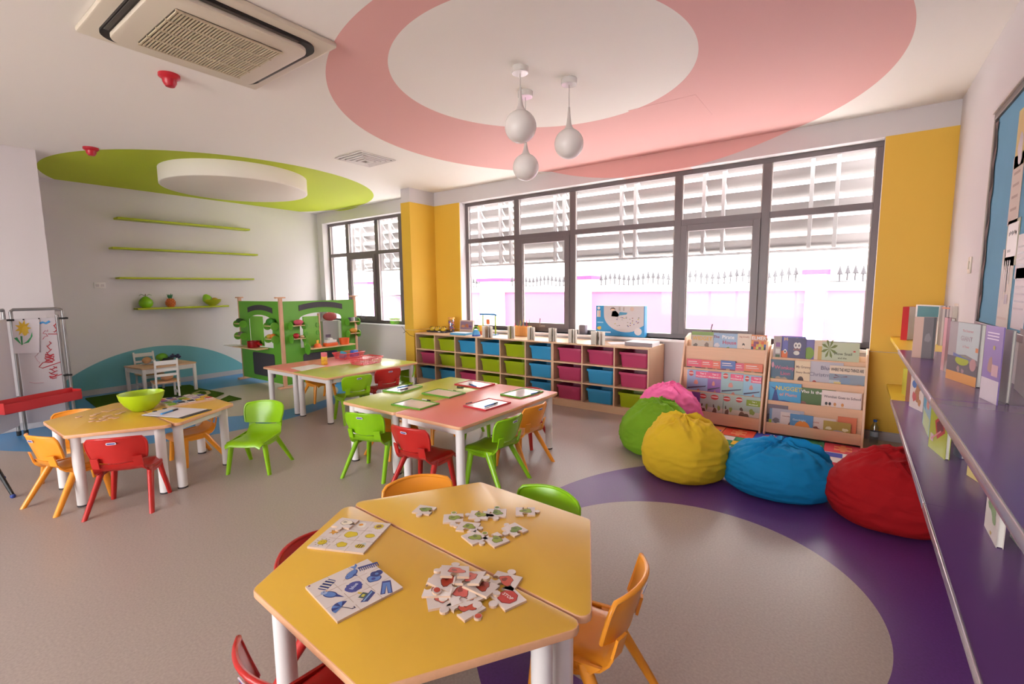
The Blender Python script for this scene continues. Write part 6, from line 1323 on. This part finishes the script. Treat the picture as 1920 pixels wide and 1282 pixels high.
rsh = [RP(553, 616)[0], RP(657, 608)[0]]
for u in rsh:
    for z in lz: stall_shelf(u, z, .22, 'X')
f = LY-mo.y-.009; a = LP(455, 648)[0]; c = LP(507, 652)[0]; MB().prism(rrect(a-.1, c, f-.2, f, .05), .60, .615).build('counter', SHW, MS); MB().box(a-.16, a+.14, f-.24, f-.05, .6155, .622).build('counter_mat', WHITE, MS)
a = RP(570, 650)[0]; c = RP(654, 645)[0]; MB().prism(rrect(.019, .24, a, c, .05), .60, .615).build('counter', SHW, MS)
for s_, u in ((1, a),): MB().prism(ell(.12, .60, .08, .09, 16), -u-.006, -u+.006, 'Y').build('counter_end', SG, MS)
# goods
def at_l(u, z, dy=.07): return (mo.x+u, LY-.009-dy, z)
def at_r(u, z, dx=.07): return (mo.x+.019+dx, mo.y+u, z)
e = empty('toy_pot', at_l(LP(488, 645)[0], .6165, .10), .3); tag(e, 'dark red toy cooking pot on the stall counter', 'toy pot'); MB().lathe([(0, 0), (.085, 0), (.092, .01), (.098, .11), (.09, .11), (.085, .012), (0, .01)], 22).build('pot_body', plastic('#8f1016', .35), e); MB().tube([(.09, 0, .07), (.14, -.01, .06), (.19, -.02, .05)], [.02, .018, .016], 8).build('handle', plastic('#a8141a', .35), e)
lump(at_l(lsh[0], 1.0125), (.08, .05, .04), '#2a4a1e', 'dark green toy broccoli on the upper left stall shelf', 'toy food', 'toy_broccoli', 2)
lump(at_l(lsh[0], .7925), (.06, .04, .035), '#7f7468', 'grey toy mushroom on the lower left stall shelf', 'toy food', 'toy_mushroom', 3)
lump(at_l(lsh[1], 1.0025), (.09, .06, .06), '#2f7a18', 'bright green toy cabbage on the stall corner shelf', 'toy food', 'toy_cabbage', 4)
lump(at_l(lsh[1]-.06, .7925), (.045, .045, .035), '#c9a83a', 'yellow toy lemon on the lower corner shelf', 'toy food', 'toy_lemon', 5); lump(at_l(lsh[1]+.05, .7925), (.045, .045, .04), '#dd7a2c', 'orange toy fruit on the lower corner shelf', 'toy food', 'toy_orange', 6)
lump(at_r(rsh[0]+.02, 1.0025), (.05, .08, .045), '#c0485c', 'pink toy sweet potato on the stall shelf', 'toy food', 'toy_sweet_potato', 7)
lump(at_r(rsh[0]-.03, .7925), (.045, .05, .042), '#a8141c', 'red toy apple on the stall shelf', 'toy food', 'toy_apple', 8); lump(at_r(rsh[0]+.07, .7925), (.03, .035, .022), '#d8b090', 'tan toy nut on the stall shelf', 'toy food', 'toy_nut', 9)
lump(at_r(rsh[1], .7925), (.045, .08, .045), '#c98a2c', 'yellow orange toy mango on the right stall shelf', 'toy food', 'toy_mango', 10)
for i, col in enumerate(('#4a4a50', '#8a8a90', '#c9c4c0', '#4a6a3c')):
    o = MB().lathe([(0, 0), (.022, 0), (.022, .07), (0, .07)], 12).build('toy_tin', plastic(col, .4), None); o.location = at_r(rsh[1]-.07+i*.046, 1.0025); tag(o, '%s toy tin on the upper right stall shelf' % ['charcoal', 'grey', 'white', 'green'][i], 'toy tin', 'toy tins')
u0 = RP(588, 645)[0]; e = empty('toy_juicer', at_r(u0, .6155, .11)); tag(e, 'orange toy juicer with yellow neck on the stall counter', 'toy'); MB().lathe([(0, 0), (.07, 0), (.065, .02), (.05, .05), (.025, .065), (0, .065)], 18).build('dome', plastic('#e2642c', .35), e); MB().lathe([(0, .06), (.02, .06), (.022, .12), (0, .12)], 12).build('neck', plastic('#e0a83a', .35), e)
u0 = RP(612, 643)[0]; e = empty('toy_scale', at_r(u0, .6155, .11)); tag(e, 'orange and white toy scale on the stall counter', 'toy'); MB().box(-.06, .06, -.11, .11, 0, .055).build('base', plastic('#e2602c', .35), e, bevel=.008); MB().box(-.05, .05, -.09, .09, .055, .10).build('tray', plastic('#d8d2d0', .35), e, bevel=.006); MB().box(-.03, .03, -.03, .03, .10, .13).build('dial', WHITE, e, bevel=.004)
u0 = RP(638, 640)[0]; e = empty('toy_bucket', at_r(u0, .6155, .11)); tag(e, 'orange toy bucket with grey handle on the stall counter', 'toy'); MB().lathe([(0, 0), (.075, 0), (.09, .11), (.084, .11), (.07, .006), (0, .006)], 20).build('bucket_body', plastic('#e2602c', .35), e); MB().tube([(0, -.088, .1), (.05, -.06, .085), (.07, 0, .08), (.05, .06, .085), (0, .088, .1)], .005, 6).build('handle', mat('#8a8490', .4, 'grey_handle'), e)
u0 = RP(628, 615)[0]; e = empty('grey_display_card', (mo.x-.10, mo.y+u0, .62)); tag(e, 'pale grey card standing behind the stall opening', 'card'); MB().box(-.005, .005, -.16, .14, 0, .40).build('card_sheet', mat('#b4b0b8', .6, 'grey_card2'), e, smooth=False); MB().box(.005, .007, -.12, -.02, .12, .17).build('card_print', printed('#7a6a80'), e)
u0 = RP(630, 595)[0]; e = lump((mo.x-.2, mo.y+u0+.02, 1.0), (.06, .13, .075), '#cf5a62', 'red rounded toy behind the stall opening', 'toy', 'red_toy', 12); e.location.z = 1.02
# stand for it
o = MB().box(-.06, .06, -.16, .16, 0, 1.02).build('play_cupboard', paint('#d8d2d4'), None, bevel=.004); o.location = (mo.x-.2, mo.y+u0+.02, 0); tag(o, 'narrow white cupboard behind the market stall', 'cupboard')
# counter-side chair back and cord on the pillar
p = ony(741, 603, 5.97); basket((p.x, 5.97, ZS+.001), 0, .16, .14, .10, '#7fc81c', 'lime green plastic basket on the sill of the far window')
q = [ony(x_, y_, PY-.016) for x_, y_ in ((753, 612), (758, 618), (760, 622), (756, 624), (761, 621), (768, 628), (777, 631))]
o = MB().tube([Vector(v) for v in q], .003, 5).build('power_cord', BLACK, None); tag(o, 'thin dark cord hanging on the yellow pillar', 'cord')
